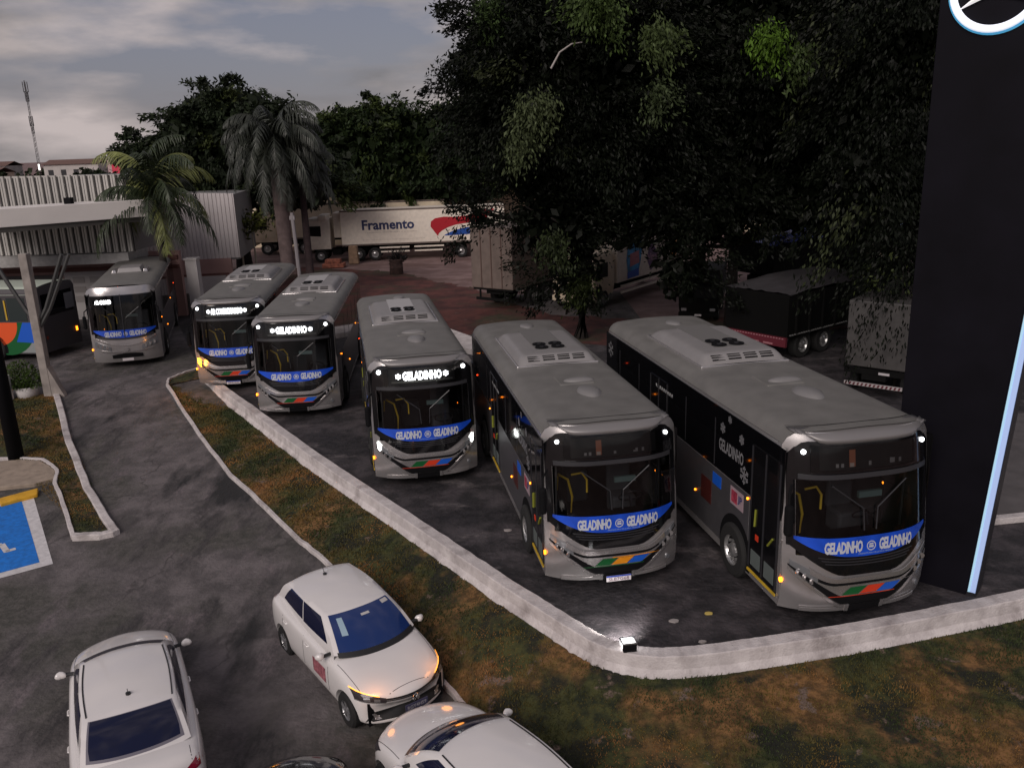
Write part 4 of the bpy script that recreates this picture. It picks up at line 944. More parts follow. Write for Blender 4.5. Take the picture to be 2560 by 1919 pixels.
# ---------------------------------------------------------------- vegetation
def leaf_mesh(name, P, D, size, cols, m, parent=None, asp=.38, nrm=None):
    """P centres, D directions, one rhombus leaf each"""
    n = len(P); D = D/np.linalg.norm(D, axis=1)[:, None]
    rnd = rng.normal(size=(n, 3)); S = np.cross(D, rnd); S /= np.linalg.norm(S, axis=1)[:, None]+1e-9
    l = size*(.6+.8*rng.random((n, 1))); w = l*asp
    v = np.empty((n, 4, 3)); v[:, 0] = P-D*l*.5; v[:, 1] = P+S*w*.5-D*l*.05; v[:, 2] = P+D*l*.5; v[:, 3] = P-S*w*.5-D*l*.05
    me = bpy.data.meshes.new(name); me.vertices.add(n*4); me.vertices.foreach_set('co', v.astype(np.float32).ravel())
    me.loops.add(n*4); me.loops.foreach_set('vertex_index', np.arange(n*4)); me.polygons.add(n)
    me.polygons.foreach_set('loop_start', np.arange(n)*4); me.polygons.foreach_set('loop_total', np.full(n, 4)); me.update()
    at = me.attributes.new('tint', 'FLOAT_COLOR', 'POINT'); c = np.ones((n, 4, 4)); c[:, :, :3] = cols[:, None, :]
    at.data.foreach_set('color', c.astype(np.float32).ravel())
    me.materials.append(m); o = bpy.data.objects.new(name, me); COL.objects.link(o)
    if parent: o.parent = parent
    return o
leafM = bpy.data.materials.new('foliage'); leafM.use_nodes = True; _t = leafM.node_tree; _b = _t.nodes['Principled BSDF']
_a = _t.nodes.new('ShaderNodeAttribute'); _a.attribute_name = 'tint'; _t.links.new(_a.outputs['Color'], _b.inputs['Base Color']); _b.inputs['Roughness'].default_value = .5
_b.inputs['Specular IOR Level'].default_value = .12
def tree(name, base, crowns, label, cat='tree', group=None, trunk_r=.35, trunk_h=4, sprays=220, leaves=170, size=.17, dark=(.012, .019, .008), light=(.05, .065, .022), plight=.12, lean=(0, 0), multi=1, droop=.8, spray_len=2.0, bark=wood, core=0, spots=()):
    """crowns: list of (centre, radii) relative to base"""
    g = thing(name, base, 0, label, cat, group)
    b = MB(); c0 = crowns[0][0]
    for k in range(multi):
        a = k*2.4; ox, oy = (.3*math.cos(a), .3*math.sin(a)) if multi > 1 else (0, 0)
        pts = [(ox, oy, -.3), (ox+lean[0]*.3, oy, trunk_h*.4), (ox*2+lean[0]*.7, oy*2+lean[1]*.6, trunk_h*.8), (c0[0]*.5+ox*4+lean[0], c0[1]*.5+oy*4+lean[1], max(trunk_h*1.25, c0[2]*.8))]
        b.tube(pts, [trunk_r*1.25, trunk_r, trunk_r*.8, trunk_r*.45], 9)
    for (c, r) in crowns:
        for j in range(5):
            a = rng.random()*6.28; e = (c[0]+r[0]*.6*math.cos(a), c[1]+r[1]*.6*math.sin(a), c[2]+r[2]*.45*rng.random()); s0 = (lean[0]*.7, lean[1]*.6, trunk_h*.85)
            md = tuple((s0[q]+e[q])/2+(.3 if q == 2 else 0) for q in range(3)); b.tube([s0, md, e], [trunk_r*.45, trunk_r*.25, trunk_r*.08], 6)
    b.build('trunk', bark, g, smooth=True)
    PP = []; DD = []; CC = []
    tot = sum(r[0]*r[1]*r[2] for _, r in crowns)
    for (c, r) in crowns:
        ns = max(6, int((sprays)*(r[0]*r[1]*r[2])/tot)); c = np.array(c); r = np.array(r)
        d = rng.normal(size=(ns, 3)); d /= np.linalg.norm(d, axis=1)[:, None]; d[:, 2] = np.where(d[:, 2] < -.55, -d[:, 2], d[:, 2])
        rad = rng.random(ns)**.45
        for i in range(ns):
            s0 = c+d[i]*r*rad[i]*.80; sl = spray_len*(.6+.7*rng.random()); out_ = d[i]*np.array([1, 1, .55])+rng.normal(0, .35, 3); out_ /= np.linalg.norm(out_)
            n = int(leaves*(.6+.8*rng.random())); t = rng.random(n)**.8; t = t[:, None]
            spine = s0+out_*t*sl+np.array([0, 0, -1])*droop*(t**2)*sl*.45
            wd = (.42*(1-t)**.6+.10)*(.75+.5*rng.random())
            P = spine+rng.normal(size=(n, 3))*wd*np.array([1, 1, .6])
            D = out_+np.array([0, 0, -.9*droop])+rng.normal(0, .55, (n, 3))
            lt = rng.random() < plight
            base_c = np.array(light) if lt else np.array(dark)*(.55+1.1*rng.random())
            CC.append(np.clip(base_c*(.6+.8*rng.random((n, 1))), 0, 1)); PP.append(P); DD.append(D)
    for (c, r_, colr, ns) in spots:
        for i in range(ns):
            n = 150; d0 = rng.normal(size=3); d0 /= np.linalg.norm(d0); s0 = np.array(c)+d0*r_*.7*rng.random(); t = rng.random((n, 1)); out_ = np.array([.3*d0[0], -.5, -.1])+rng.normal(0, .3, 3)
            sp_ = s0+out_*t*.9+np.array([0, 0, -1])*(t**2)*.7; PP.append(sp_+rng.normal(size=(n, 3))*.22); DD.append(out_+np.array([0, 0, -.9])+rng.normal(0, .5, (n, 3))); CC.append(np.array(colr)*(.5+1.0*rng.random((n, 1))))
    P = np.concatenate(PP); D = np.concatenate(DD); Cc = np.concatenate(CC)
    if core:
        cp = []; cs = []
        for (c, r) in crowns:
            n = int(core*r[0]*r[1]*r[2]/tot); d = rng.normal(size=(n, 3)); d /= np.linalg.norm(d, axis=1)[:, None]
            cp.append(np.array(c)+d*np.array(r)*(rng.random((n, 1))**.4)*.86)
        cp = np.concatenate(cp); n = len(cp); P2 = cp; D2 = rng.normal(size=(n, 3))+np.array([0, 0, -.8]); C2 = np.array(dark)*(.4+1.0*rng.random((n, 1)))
        leaf_mesh('light_block_foliage', P2, D2, size*2.3, C2, leafM, g, asp=.55)  # oversized dark leaves added inside the crown to block light
    leaf_mesh('crown', P, D, size, Cc, leafM, g)
    return g
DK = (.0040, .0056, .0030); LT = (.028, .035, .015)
def palm(base, h, label, fr=22, flen=3.2, trunk_r=.22, seed=1, up=.9, light=(.06, .075, .03), dark=(.018, .026, .012), barkm=None, bulge=0, lean=(0, 0), n_droop=1.0, lw=.05, taper=.35):
    r = np.random.default_rng(seed); g = thing('palm_tree', base, 0, label, 'palm')
    b = MB(); ks = np.linspace(0, 1, 12)
    b.tube([(lean[0]*k**2, lean[1]*k**2, h*k-.2*(k == 0)) for k in ks], [trunk_r*(1+bulge*math.sin(min(1, k*1.1)*math.pi)*.9-taper*k) for k in ks], 12)
    b.build('trunk', barkm or wood, g, smooth=True)
    top = np.array([lean[0], lean[1], h])
    for i in range(fr):
        az = i*2.399+r.normal(0, .2); el = up*(1-i/fr)*1.25-.45*(i/fr)*n_droop; L = flen*(.8+.35*r.random())
        dr = np.array([math.cos(az), math.sin(az), 0]); P = [top.copy()]; ang = el+.2
        n = 14; p = top.copy()
        for k in range(n):
            p = p+(dr*math.cos(ang)+np.array([0, 0, math.sin(ang)]))*L/n; ang -= (.11+.08*n_droop*(k/n)+.02*r.random())*(1.1 if el > 0 else .8); ang = max(ang, -1.45); P.append(p.copy())
        P = np.array(P); b = MB(); b.tube([tuple(q) for q in P], list(np.linspace(.04, .008, n+1)), 5)
        side = np.cross(dr, [0, 0, 1]); col = np.array(light if r.random() < .45 else dark)
        PL = []; 
        for q in np.linspace(.10, .99, 46):
            idx = q*n; i0 = int(min(n-1, idx)); c = P[i0]*(1-(idx-i0))+P[i0+1]*(idx-i0); tan = P[i0+1]-P[i0]; tan /= np.linalg.norm(tan)
            ll = flen*.23*math.sin(math.pi*min(1, q*.85+.13))**.7+.05
            for s in (-1, 1):
                d = side*s*.75+tan*.55+np.array([0, 0, -.55-.35*r.random()])+r.normal(0, .12, 3); d /= np.linalg.norm(d)
                w = tan*lw*.5; m_ = c+d*ll*.55+np.array([0, 0, -.0]); e = c+d*ll+np.array([0, 0, -ll*.28])
                b.poly([tuple(c-w), tuple(m_-w*.8), tuple(e), tuple(m_+w*.8), tuple(c+w)])
        mm = mat('frond_%d' % (0 if col[0] == light[0] else 1)+('a' if light[1] > .1 else 'b'), tuple(col), .5, noise=.35, nscale=3)
        b.build('frond', mm, g, recalc=False)
    return g

# ================================================================= PLACEMENT
# ---- the yard buses
city_bus((1.80, 13.95, 0), 9.8, 9.75, 'silver bus second from the right, unlit sign, licence plate and green orange blue chevrons', None, 'dim', 'orange', plate='SLB7G68')
city_bus((5.74, 12.62, 0), 10.9, 9.5, 'silver bus at the right end of the row beside the black sign tower', None, 'dim', 'red', scale=1.06)
city_bus((-2.07, 19.20, 0), 11.1, 9.7, 'silver bus with lit GELADINHO sign and glowing white running lights', 'GELADINHO', 'bright', 'red', drl=True)
city_bus((-6.55, 24.95, 0), 4.6, 9.7, 'silver bus with lit GELADINHO sign overlapping the bus with the amber lamp', 'GELADINHO', 'bright', 'red', subtitle=False)
city_bus((-9.60, 28.50, 0), 6.4, 9.7, 'silver bus with lit AR CONDICIONADO sign and glowing amber turn signal at the lawn tip', 'AR CONDICIONADO', 'bright', 'red', turn=True, plate='QFG1D23', subtitle=False, ztext=.52)
city_bus((-14.85, 32.30, 0), 17, 10.4, 'older bus with two pane windshield and small lit sign standing alone on the drive', None, 'dim', 'red', old=True, subtitle=False)
# amber glow of the turn signal on the drive
al = bpy.data.lights.new('turn_signal_glow', 'POINT'); al.energy = 14; al.color = (1, .36, .03); al.shadow_soft_size = .1
ao = bpy.data.objects.new('turn_signal_glow', al); COL.objects.link(ao); ao.location = (-10.85, 28.25, .95)

# ---- older livery bus, seen from its rear quarter
def rear_bus():
    L = 9.0; loc = (-27.6, 36.5, 0)
    g = thing('city_bus', loc, R(-99), 'white roofed bus in red green blue livery, half hidden by the concrete post', 'bus')
    ZT = 3.0; b = MB(); outl = [(-hw(z, ZT), z) for z in (.3, .9, 1.5, 2.1, 2.5, ZT-.3, ZT-.2, ZT-.1, ZT)]; outl += [(-x, z) for x, z in reversed(outl)]
    b.grid([[(x*(1-.05*(y > L-.1)), y, z) for x, z in outl] for y in (0, .1, 2, 5, 8, L-.3, L-.1, L)]); b.poly([(x*.95, L, z) for x, z in outl]); b.poly([(x, 0, z) for x, z in outl])
    bo = b.build('body', mat('rear_grey', (.055, .05, .055), .5), g, smooth=False)
    rf = MB(); rf.grid([[(x, y, ZT+.05-.08*(x/1.1)**2+.01-(.25 if abs(x) > 1.2 else 0)) for x in np.linspace(-1.255, 1.255, 15)] for y in (0, 4, L-.5, L-.02)]); rf.build('roof', mat('roof_green_white', (.42, .47, .40), .45), g, smooth=True)
    rw = MB(); rw.box(-.95, .95, L, L+.015, 1.75, 2.65); rw.build('rear_window', glass_side, g, bevel=.0)
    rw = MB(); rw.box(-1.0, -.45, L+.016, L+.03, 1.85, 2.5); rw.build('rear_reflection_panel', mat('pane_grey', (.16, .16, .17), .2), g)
    b = MB(); b.box(.88, .97, L, L+.03, .85, .97); b.build('tail_lamp', mat('tail_dark', (.15, .02, .01), .3), g)
    b = MB(); b.box(-.98, -.90, L, L+.03, .82, 1.0); b.build('tail_lamp', lamp_a, g)
    S = lambda y, z, o=.01: (1.25+o, y, z)
    b = MB(); b.grid([[S(y, z) for y in (.3, 3, 6, L-.1)] for z in (.35, 1.45)]); sd = b.build('side_panel', mat('bus_side_white', (.25, .27, .27), .4), g, recalc=False)
    def half(cx, r, z1, m_, o, nm='livery_shape', zr=1.0, a0=math.pi, a1=2*math.pi): q = MB(); q.poly([S(cx+r*math.cos(a), z1+zr*r*math.sin(a), o) for a in np.linspace(a0, a1, 20)]); q.build(nm, m_, sd, recalc=False)
    half(L-1.55, 1.35, 1.60, green_l, .014); half(L-1.95, .95, 1.60, mat('livery_orange_red', (.75, .09, .015), .5), .018)
    q = MB(); q.poly([S(L-.75, 1.6, .016), S(L-.08, 1.6, .016), S(L-.08, .75, .016), S(L-1.15, .8, .016)]); q.build('livery_shape', blue_l, sd, recalc=False)
    q = MB(); q.poly([S(L-4.2, 2.0, .016), S(L-3.2, 1.9, .016), S(L-3.05, 1.0, .016), S(L-4.2, .8, .016)]); q.build('livery_shape', mat('livery_yellow', (.6, .5, .02), .5), sd, recalc=False)
    for a, c in ((L-1.3, L-.5), (L-2.55, L-1.5), (L-3.9, L-2.75), (L-5.2, L-4.1)): q = MB(); q.grid([[S(y, z, .012) for y in (a, c)] for z in (1.65, 2.6)]); q.build('side_window', mat('window_haze', (.03, .04, .04), .12), g, recalc=False)
    q = MB(); q.box(1.26, 1.29, L-1.42, L-1.36, 1.7, 2.5); q.build('handrail', yellow_p, g)
    q = MB(); q.poly([(1.268, L-2.2+.6*math.cos(a), max(.3, .5+.6*math.sin(a))) for a in np.linspace(-.3, math.pi+.3, 20)]); q.build('wheel_arch', black_matte, g, recalc=False)
    wheel(g, 1.2, L-2.2, .48, .48, .26, 1)
    b = MB(); b.disc((1.1, L-.2, 2.95), (0, 0, 1), .06, .08, 10); b.build('roof_lamp', lamp_dim, g)
rear_bus()

# ---- cars
car('hatchback_car', (-1.69, 11.60, gz(11.7)+.01), 36, 'white hatchback with a blue reflection in its windshield and glowing amber front lamps', 'car', car_white, L=4.15, s=.99, lights=True, plate='RGY4H59', rails=False)
car('sedan_car', (-7.08, 13.5, gz(12.5)+.01), 206.5, 'white sedan seen from behind with dark rear window and red tail lamp', 'car', car_white, L=4.65, sedan=True, s=1.0, marks=False)
car('white_car', (-1.80, 11.26, gz(10.5)+.01), 217, 'white car cut off by the bottom edge, its bonnet against the hatchback bumper', 'car', car_white, L=4.2, s=.98, marks=False)
car('black_car', (-3.4, 10.42, gz(9.5)+.01), 198, 'black car of which only the bonnet edge shows between the white cars', 'car', car_black, L=4.2, s=.95, marks=False, sedan=True)
for (lx, ly) in ((-.66, .16), (.66, .16)):
    l = bpy.data.lights.new('indicator_glow', 'POINT'); l.energy = 2.2; l.color = (1, .34, .06); l.shadow_soft_size = .1
    o = bpy.data.objects.new('indicator_glow', l); COL.objects.link(o)
    a = R(36); q = Vector((lx*.95, ly*.95)); o.location = (-1.69+q.x*math.cos(a)-q.y*math.sin(a), 11.58+q.x*math.sin(a)+q.y*math.cos(a), gz(11.7)+.95)

# ---- black sign tower
g = thing('sign_tower', (6.84, 14.3, 0), 0, 'tall black sign tower with glowing ring emblem and a lit blue edge strip', 'sign')
fx, fy = 1.14, -1.0; fl_ = math.hypot(fx, fy); ux, uy = fx/fl_, fy/fl_; nx_, ny_ = uy, -ux   # face direction and outward normal
if nx_*(-7)+ny_*(-14) < 0: nx_, ny_ = -nx_, -ny_
WID = .062
def TS(u, z, o=0): return (ux*u+nx_*o, uy*u+ny_*o, z)
def slab(b, u0, u1, o0, o1, z0, z1, k0, k1):
    i = len(b.v); b.v += [TS(u+k*WID*z, z, o) for z in (z0, z1) for (u, k, o) in ((u0, k0, o0), (u1, k1, o0), (u1, k1, o1), (u0, k0, o1))]
    b.f += [tuple(i+q for q in f) for f in ((3, 2, 1, 0), (4, 5, 6, 7), (0, 1, 5, 4), (1, 2, 6, 5), (2, 3, 7, 6), (3, 0, 4, 7))]; return b
b = MB(); slab(b, 0, fl_-.16, 0, -.42, -.05, 12.2, 0, 1)
tw = b.build('tower_panel', mat('tower_black', (.0045, .004, .007), .6, spec=.12, noise=.3, nscale=1.2), g, bevel=.01)
b = MB(); slab(b, fl_-.155, fl_, -.03, -.42, -.05, 12.2, 1, 1); b.build('edge_channel', mat('tower_edge', (.02, .02, .025), .4), g)
strip = mat('strip_glow', (.5, .65, .9), .4, emit=.34, ecol=(.20, .33, .78))
b = MB(); slab(b, fl_-.135, fl_-.015, 0, -.028, .08, 12.1, 1, 1); b.build('light_strip', strip, g)
b = MB(); slab(b, fl_-.135, fl_-.10, .006, .001, .08, 12.1, 1, 1); b.build('light_strip', mat('strip_glow_cool', (.5, .8, .95), .4, emit=.34, ecol=(.28, .55, .82)), g)
uc, zc, rr_ = .80, 9.93, .60
b = MB(); b.grid([[TS(uc+(rr_+.055*math.cos(t))*math.cos(a), zc+(rr_+.055*math.cos(t))*math.sin(a), .07+.045*math.sin(t)) for t in np.linspace(0, 6.2832, 13)] for a in np.linspace(0, 6.2832, 61)])
b.build('emblem_ring', mat('ring_glow', (.9, .9, 1), .3, emit=.85, ecol=(.75, .8, .9)), g, smooth=True)
b = MB(); b.grid([[TS(uc+r_*math.cos(a), zc+r_*math.sin(a), .015) for r_ in (rr_-.02, rr_+.085)] for a in np.linspace(0, 6.2832, 61)]); b.build('emblem_halo', mat('halo_glow', (.1, .4, .6), .3, emit=.5, ecol=(.03, .25, .45)), g, recalc=False)
b = MB()
for a in (90, 210, 330):
    a = R(a); d = (math.cos(a), math.sin(a)); n_ = (-d[1], d[0])
    tip = TS(uc+d[0]*rr_, zc+d[1]*rr_, .06); c_ = TS(uc, zc, .13); s1 = TS(uc+n_[0]*.085, zc+n_[1]*.085, .05); s2 = TS(uc-n_[0]*.085, zc-n_[1]*.085, .05)
    b.poly([tip, s1, c_]); b.poly([tip, c_, s2])
b.build('emblem_star', mat('star_glow', (.9, .9, .9), .3, emit=.55, ecol=(.8, .78, .8)), g, recalc=False)

# ---- floodlight on the wall corner
g = thing('floodlight', (1.70, 11.80, .18), R(8), 'small lit floodlight standing on the corner of the white wall', 'floodlight', s=.85)
b = MB(); b.box(-.13, .13, -.10, -.02, .0, .15); b.build('housing', black_matte, g, bevel=.015)
b = MB(); b.box(-.14, -.12, -.08, .16, .15, .17); b.box(.12, .14, -.08, .16, .15, .17); b.box(-.12, .12, .14, .16, .15, .17); b.box(-.12, .12, -.08, -.06, .15, .17)
b.box(-.14, -.12, .14, .16, .0, .15); b.box(.12, .14, .14, .16, .0, .15); b.build('guard_frame', rimm, g)
b = MB(); b.box(-.115, .115, -.015, .125, .02, .145); b.build('lamp_panel', mat('flood_panel', (1, 1, 1), .4, emit=3.2, ecol=(1, .98, .98)), g)
for x in (-.06, .0, .06): b = MB(); b.box(x-.006, x+.006, -.01, .12, .146, .152); b.build('lens_rib', rimm, g)
fl = bpy.data.lights.new('floodlight_beam', 'SPOT'); fl.energy = 110; fl.spot_size = R(100); fl.spot_blend = .6; fl.shadow_soft_size = .06; fl.color = (1, .96, .93)
fo = bpy.data.objects.new('floodlight_beam', fl); COL.objects.link(fo); fo.location = (1.66, 12.16, .45); fo.rotation_euler = Vector((.12, -.62, .60)).to_track_quat('Z', 'Y').to_euler()

# ---- building at the left
corr = mat('ribbed_sheet', (.46, .445, .42), .45, .3, noise=.12, nscale=.8); corr_d = mat('ribbed_gap', (.03, .027, .026), .7)
pinkw = mat('pink_wall', (.40, .25, .23), .85, noise=.12, nscale=1); whitew = mat('white_wall', (.58, .55, .54), .8, noise=.1, nscale=1); fascia = mat('fascia_white', (.72, .68, .65), .6, noise=.06, nscale=.6)
g = thing('warehouse_building', (-18, 41, 0), 0, 'long ribbed metal warehouse with a white canopy slab at the left edge', 'building')
b = MB(); x = -9.0; k = 0; rws = [[], []]
while x < .05:
    for dx, dy in ((0, 0), (.20, 0), (.23, .09), (.31, .09), (.34, 0)): rws[0].append((x+dx, dy, 3.55)); rws[1].append((x+dx, dy, 7.12-.014*(x)))
    x += .345
b.grid(rws); b.build('ribbed_wall', corr, g, recalc=False)
b = MB(); x = -9.0
while x < 0: b.box(x+.235, x+.305, .075, .088, 3.55, 7.1); b.box(x+.075, x+.10, -.003, .004, 3.56, 7.1); x += .345
b.build('ribbed_wall_gap', corr_d, g)
b = MB(); b.box(-9, .02, .1, 6, 3.5, 7.05); b.build('upper_storey', mat('sheet_side', (.2, .2, .2), .6), g)
b = MB(); b.prism([(-9, -.9), (.0, -.2), (.05, 2), (-9, 2)], 3.05, lambda p: 3.52); b.build('ledge', mat('ledge_panel', (.38, .37, .36), .6, noise=.15, nscale=6), g)
b = MB(); b.box(-9, 1.55, 2.0, 2.3, 0, 3.3); b.build('ground_wall', pinkw, g)
b = MB(); b.box(-9, 1.5, 1.85, 2.0, 2.45, 2.62); b.box(-4.2, 1.5, 1.87, 2.0, 2.9, 3.1); b.build('wall_band', mat('red_brown_band', (.16, .07, .06), .8), g)
dr = MB(); dr.box(-4.3, -1.4, 1.93, 2.0, 0, 2.42); do = dr.build('garage_door', whitew, g)
for i in range(3):
    for j in range(3): q = MB(); q.box(-3.9+.85*i, -3.3+.85*i, 1.905, 1.93, .9+.48*j, 1.2+.48*j); q.build('door_panel', mat('door_shade', (.40, .37, .36), .7), do, bevel=.03)
q = MB(); q.box(-9, -4.6, 1.93, 2.0, 0, 2.3); q.build('garage_door', mat('dark_door', (.12, .11, .11), .7), g)
# canopy slab and its soffit
b = MB(); cv = [(-6.2, -7.6), (1.40, -1.0), (1.9, .2), (.3, .6), (-6.8, -5.6)]
b.prism(cv, lambda p: 5.22-.03*p[0]*0, lambda p: 5.98); b.build('canopy', fascia, g, bevel=.02)
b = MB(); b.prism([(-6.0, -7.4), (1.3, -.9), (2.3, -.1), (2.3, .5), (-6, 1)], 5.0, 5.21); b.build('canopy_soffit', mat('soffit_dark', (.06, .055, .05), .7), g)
b = MB(); b.box(-1.4, -1.1, -2.6, -2.3, 5.98, 6.25); b.build('roof_vent_box', black_matte, g)
g = thing('shed_building', (-18.3, 50, 0), R(8), 'pale ribbed metal shed on a pink and white lower storey behind the coconut palm', 'building')
b = MB(); x = -3.2; rws = [[], []]
while x < 2.6:
    for dx, dy in ((0, 0), (.13, 0), (.16, .05), (.20, .05), (.22, 0)): rws[0].append((x+dx, dy, 2.0)); rws[1].append((x+dx, dy, 5.95-.05*(x+3)))
    x += .225
b.grid(rws); b.build('ribbed_wall', mat('ribbed_pale', (.62, .58, .58), .5, .1, noise=.08, nscale=.7), g, recalc=False)
b = MB(); b.box(-3.2, 2.6, .08, 7, 1.9, 5.6); b.build('upper_storey', mat('sheet_side', (.2, .2, .2), .6), g)
b = MB(); b.box(-3, 2.1, .0, .25, 0, 2.0); b.build('ground_wall', pinkw, g)
b = MB(); b.box(-2.2, 1.9, -.04, .0, 1.05, 1.15); b.build('wall_band', mat('red_brown_band', (.16, .07, .06), .8), g)
b = MB(); b.box(-.9, 1.7, -.05, .0, 0, 1.0); b.build('garage_door', whitew, g)
b = MB()
for k in range(26): b.box(-1.4+.14*k, -1.33+.14*k, -2.5, -2.46, 0, 1.05)
b.box(-1.4, 2.3, -2.46, -2.4, 0, 1.05); f_ = b.build('ribbed_fence', mat('fence_grey', (.19, .19, .18), .6), None); f_.location = (-17.6, 46.0, 0); tag(f_, 'grey ribbed metal fence panel below the shed door', 'fence')
for i, (x_, y_, lab) in enumerate(((-15.6, 42.4, 'pink white gate pillar between the older bus and the ribbed fence'), (-17.2, 42.9, 'pink gate pillar hidden partly by the older bus roof'))):
    b = MB(); b.box(-.28, .28, -.25, .25, 0, 2.9); b.box(-.34, .34, -.31, .31, .0, .25); b.box(-.32, .32, -.29, .29, 2.9, 3.0); o = b.build('gate_pillar', pinkw if i else whitew, bevel=.01); o.location = (x_, y_, 0); tag(o, lab, 'pillar')

# post, braces, pole, planter, low wall
g = thing('canopy_post', (-16.15, 28.75, -.1), 0, 'tapered grey concrete post with dark V braces holding the canopy', 'post')
b = MB(); b.box(-.14, .14, -.14, .14, 0, 5.0, .0); b.build('column', concrete, g, bevel=.02)
b = MB(); b.prism([(.16, -.16), (.55, -.10), (.55, .1), (.16, .16)], 0, lambda p: .06 if p[0] > .5 else 1.1); b.build('buttress', concrete, g)
b = MB(); b.tube([(0, 0, 2.6), (-.35, .1, 3.1), (-1.3, .3, 4.9)], .07, 6); b.tube([(.05, 0, 2.6), (.35, .1, 3.1), (1.1, .3, 4.9)], .07, 6); b.tube([(.12, 0, 2.5), (.5, .1, 3.1), (1.35, .3, 4.9)], .06, 6); b.build('brace', mat('brace_dark', (.035, .035, .035), .6), g)
b = MB(); b.tube([(-14.3, 23.15, -.5), (-14.3, 23.15, 9.5)], [.21, .15], 14); tag(b.build('lamp_pole', black_matte, smooth=True), 'black tapered pole rising beside the tan slab at far left', 'pole')
g = thing('flower_planter', (-16.9, 28.75, -.1), 0, 'round white planter with a bushy green plant beside the concrete post', 'planter', s=.66)
b = MB(); prof = [(.34, 0), (.50, .05), (.56, .35), (.60, .62), (.54, .66), (.50, .58)]; b.grid([[(r_*math.cos(a), r_*math.sin(a), z) for r_, z in prof] for a in np.linspace(0, 6.2832, 33)]); b.build('pot', whitew, g, smooth=True)
b = MB(); b.disc((0, 0, .56), (0, 0, 1), .5, .04, 20); b.build('soil', soil, g)
n = 2600; d = rng.normal(size=(n, 3)); d /= np.linalg.norm(d, axis=1)[:, None]; d[:, 2] = abs(d[:, 2]); P = d*(rng.random((n, 1))**.5)*np.array([1.15, .9, 1.5])+np.array([-.15, 0, .6])
leaf_mesh('foliage', P, d+np.array([0, 0, -.3])+rng.normal(0, .4, (n, 3)), .16, np.array([.035, .06, .012])*(.4+1.5*rng.random((n, 1))), leafM, g, asp=.3)
b = MB(); b.prism([(-24, 27.5), (-17.2, 28.2), (-17.2, 28.4), (-24, 27.8)], -.3, .85); tag(b.build('garden_wall', whitew, bevel=.01), 'low white wall behind the planter and the black pole', 'wall')

# ---- low concrete border behind the buses, kerb to the right of the tower
b = MB(); L_ = densify([(-9, 39.6), (-6.2, 37.6), (-3.3, 36.4), (-1.4, 33.0), (.6, 31.0)], 5); A = offset_line(L_, .45); B2 = offset_line(L_, -.45)
b.grid([[(a[0], a[1], -.02) , (a[0], a[1], .22+jit(.03)), (c[0], c[1], .34+jit(.03)), (c[0], c[1], -.02)] for a, c in zip(A, B2)]); tag(b.build('border_kerb', white_paint), 'broad pale concrete border behind the parked buses', 'kerb')
b = MB(); b.prism([(8.6, 15.9), (30, 19), (30, 19.2), (8.55, 16.1)], 0, .14); tag(b.build('kerb', white_paint, bevel=.02), 'white kerb to the right of the sign tower foot', 'kerb')
b = MB(); b.poly([(8.5, 16.12, .05), (30, 19.3, .05), (40, 29, .05), (10, 22, .05)]); struct(b.build('side_road', mat('road_grey', (.11, .10, .10), .9, noise=.2, nscale=2)))
b = MB(); b.prism([(5, 1.5), (26, .9), (26, 1.3), (5, 2.0)], -1.3, -.8)
for i, (x, y, s_, c_) in enumerate(((3.25, 13.05, .05, 'yellow'), (2.62, 12.85, .06, 'pale'), (4.9, 13.4, .03, 'pale2'), (2.95, 12.2, .05, 'pale3'), (1.0, 15.2, .12, 'grey'), (-.2, 16.6, .06, 'grey2'))):
    lab = ['crumpled yellow scrap on the asphalt in front of the right buses', 'pale scrap of litter near the wall corner', 'tiny pale scrap beneath the rightmost bus door', 'white pebble by the inner edge of the wall', 'flattened grey paper on the asphalt beside the plated bus', 'small grey scrap on the asphalt between the middle buses'][i]
    b = MB(); pts = [(x+s_*1.4*math.cos(a)*(.7+.5*random.random()), y+s_*.8*math.sin(a)*(.7+.5*random.random())) for a in np.linspace(0, 6.28, 9)[:-1]]
    b.prism(pts, .004, .03); tag(b.build('litter_scrap', mat('scrap_yellow', (.5, .38, .1), .7) if c_ == 'yellow' else mat('scrap_pale', (.32, .29, .28), .7)), lab, 'litter')

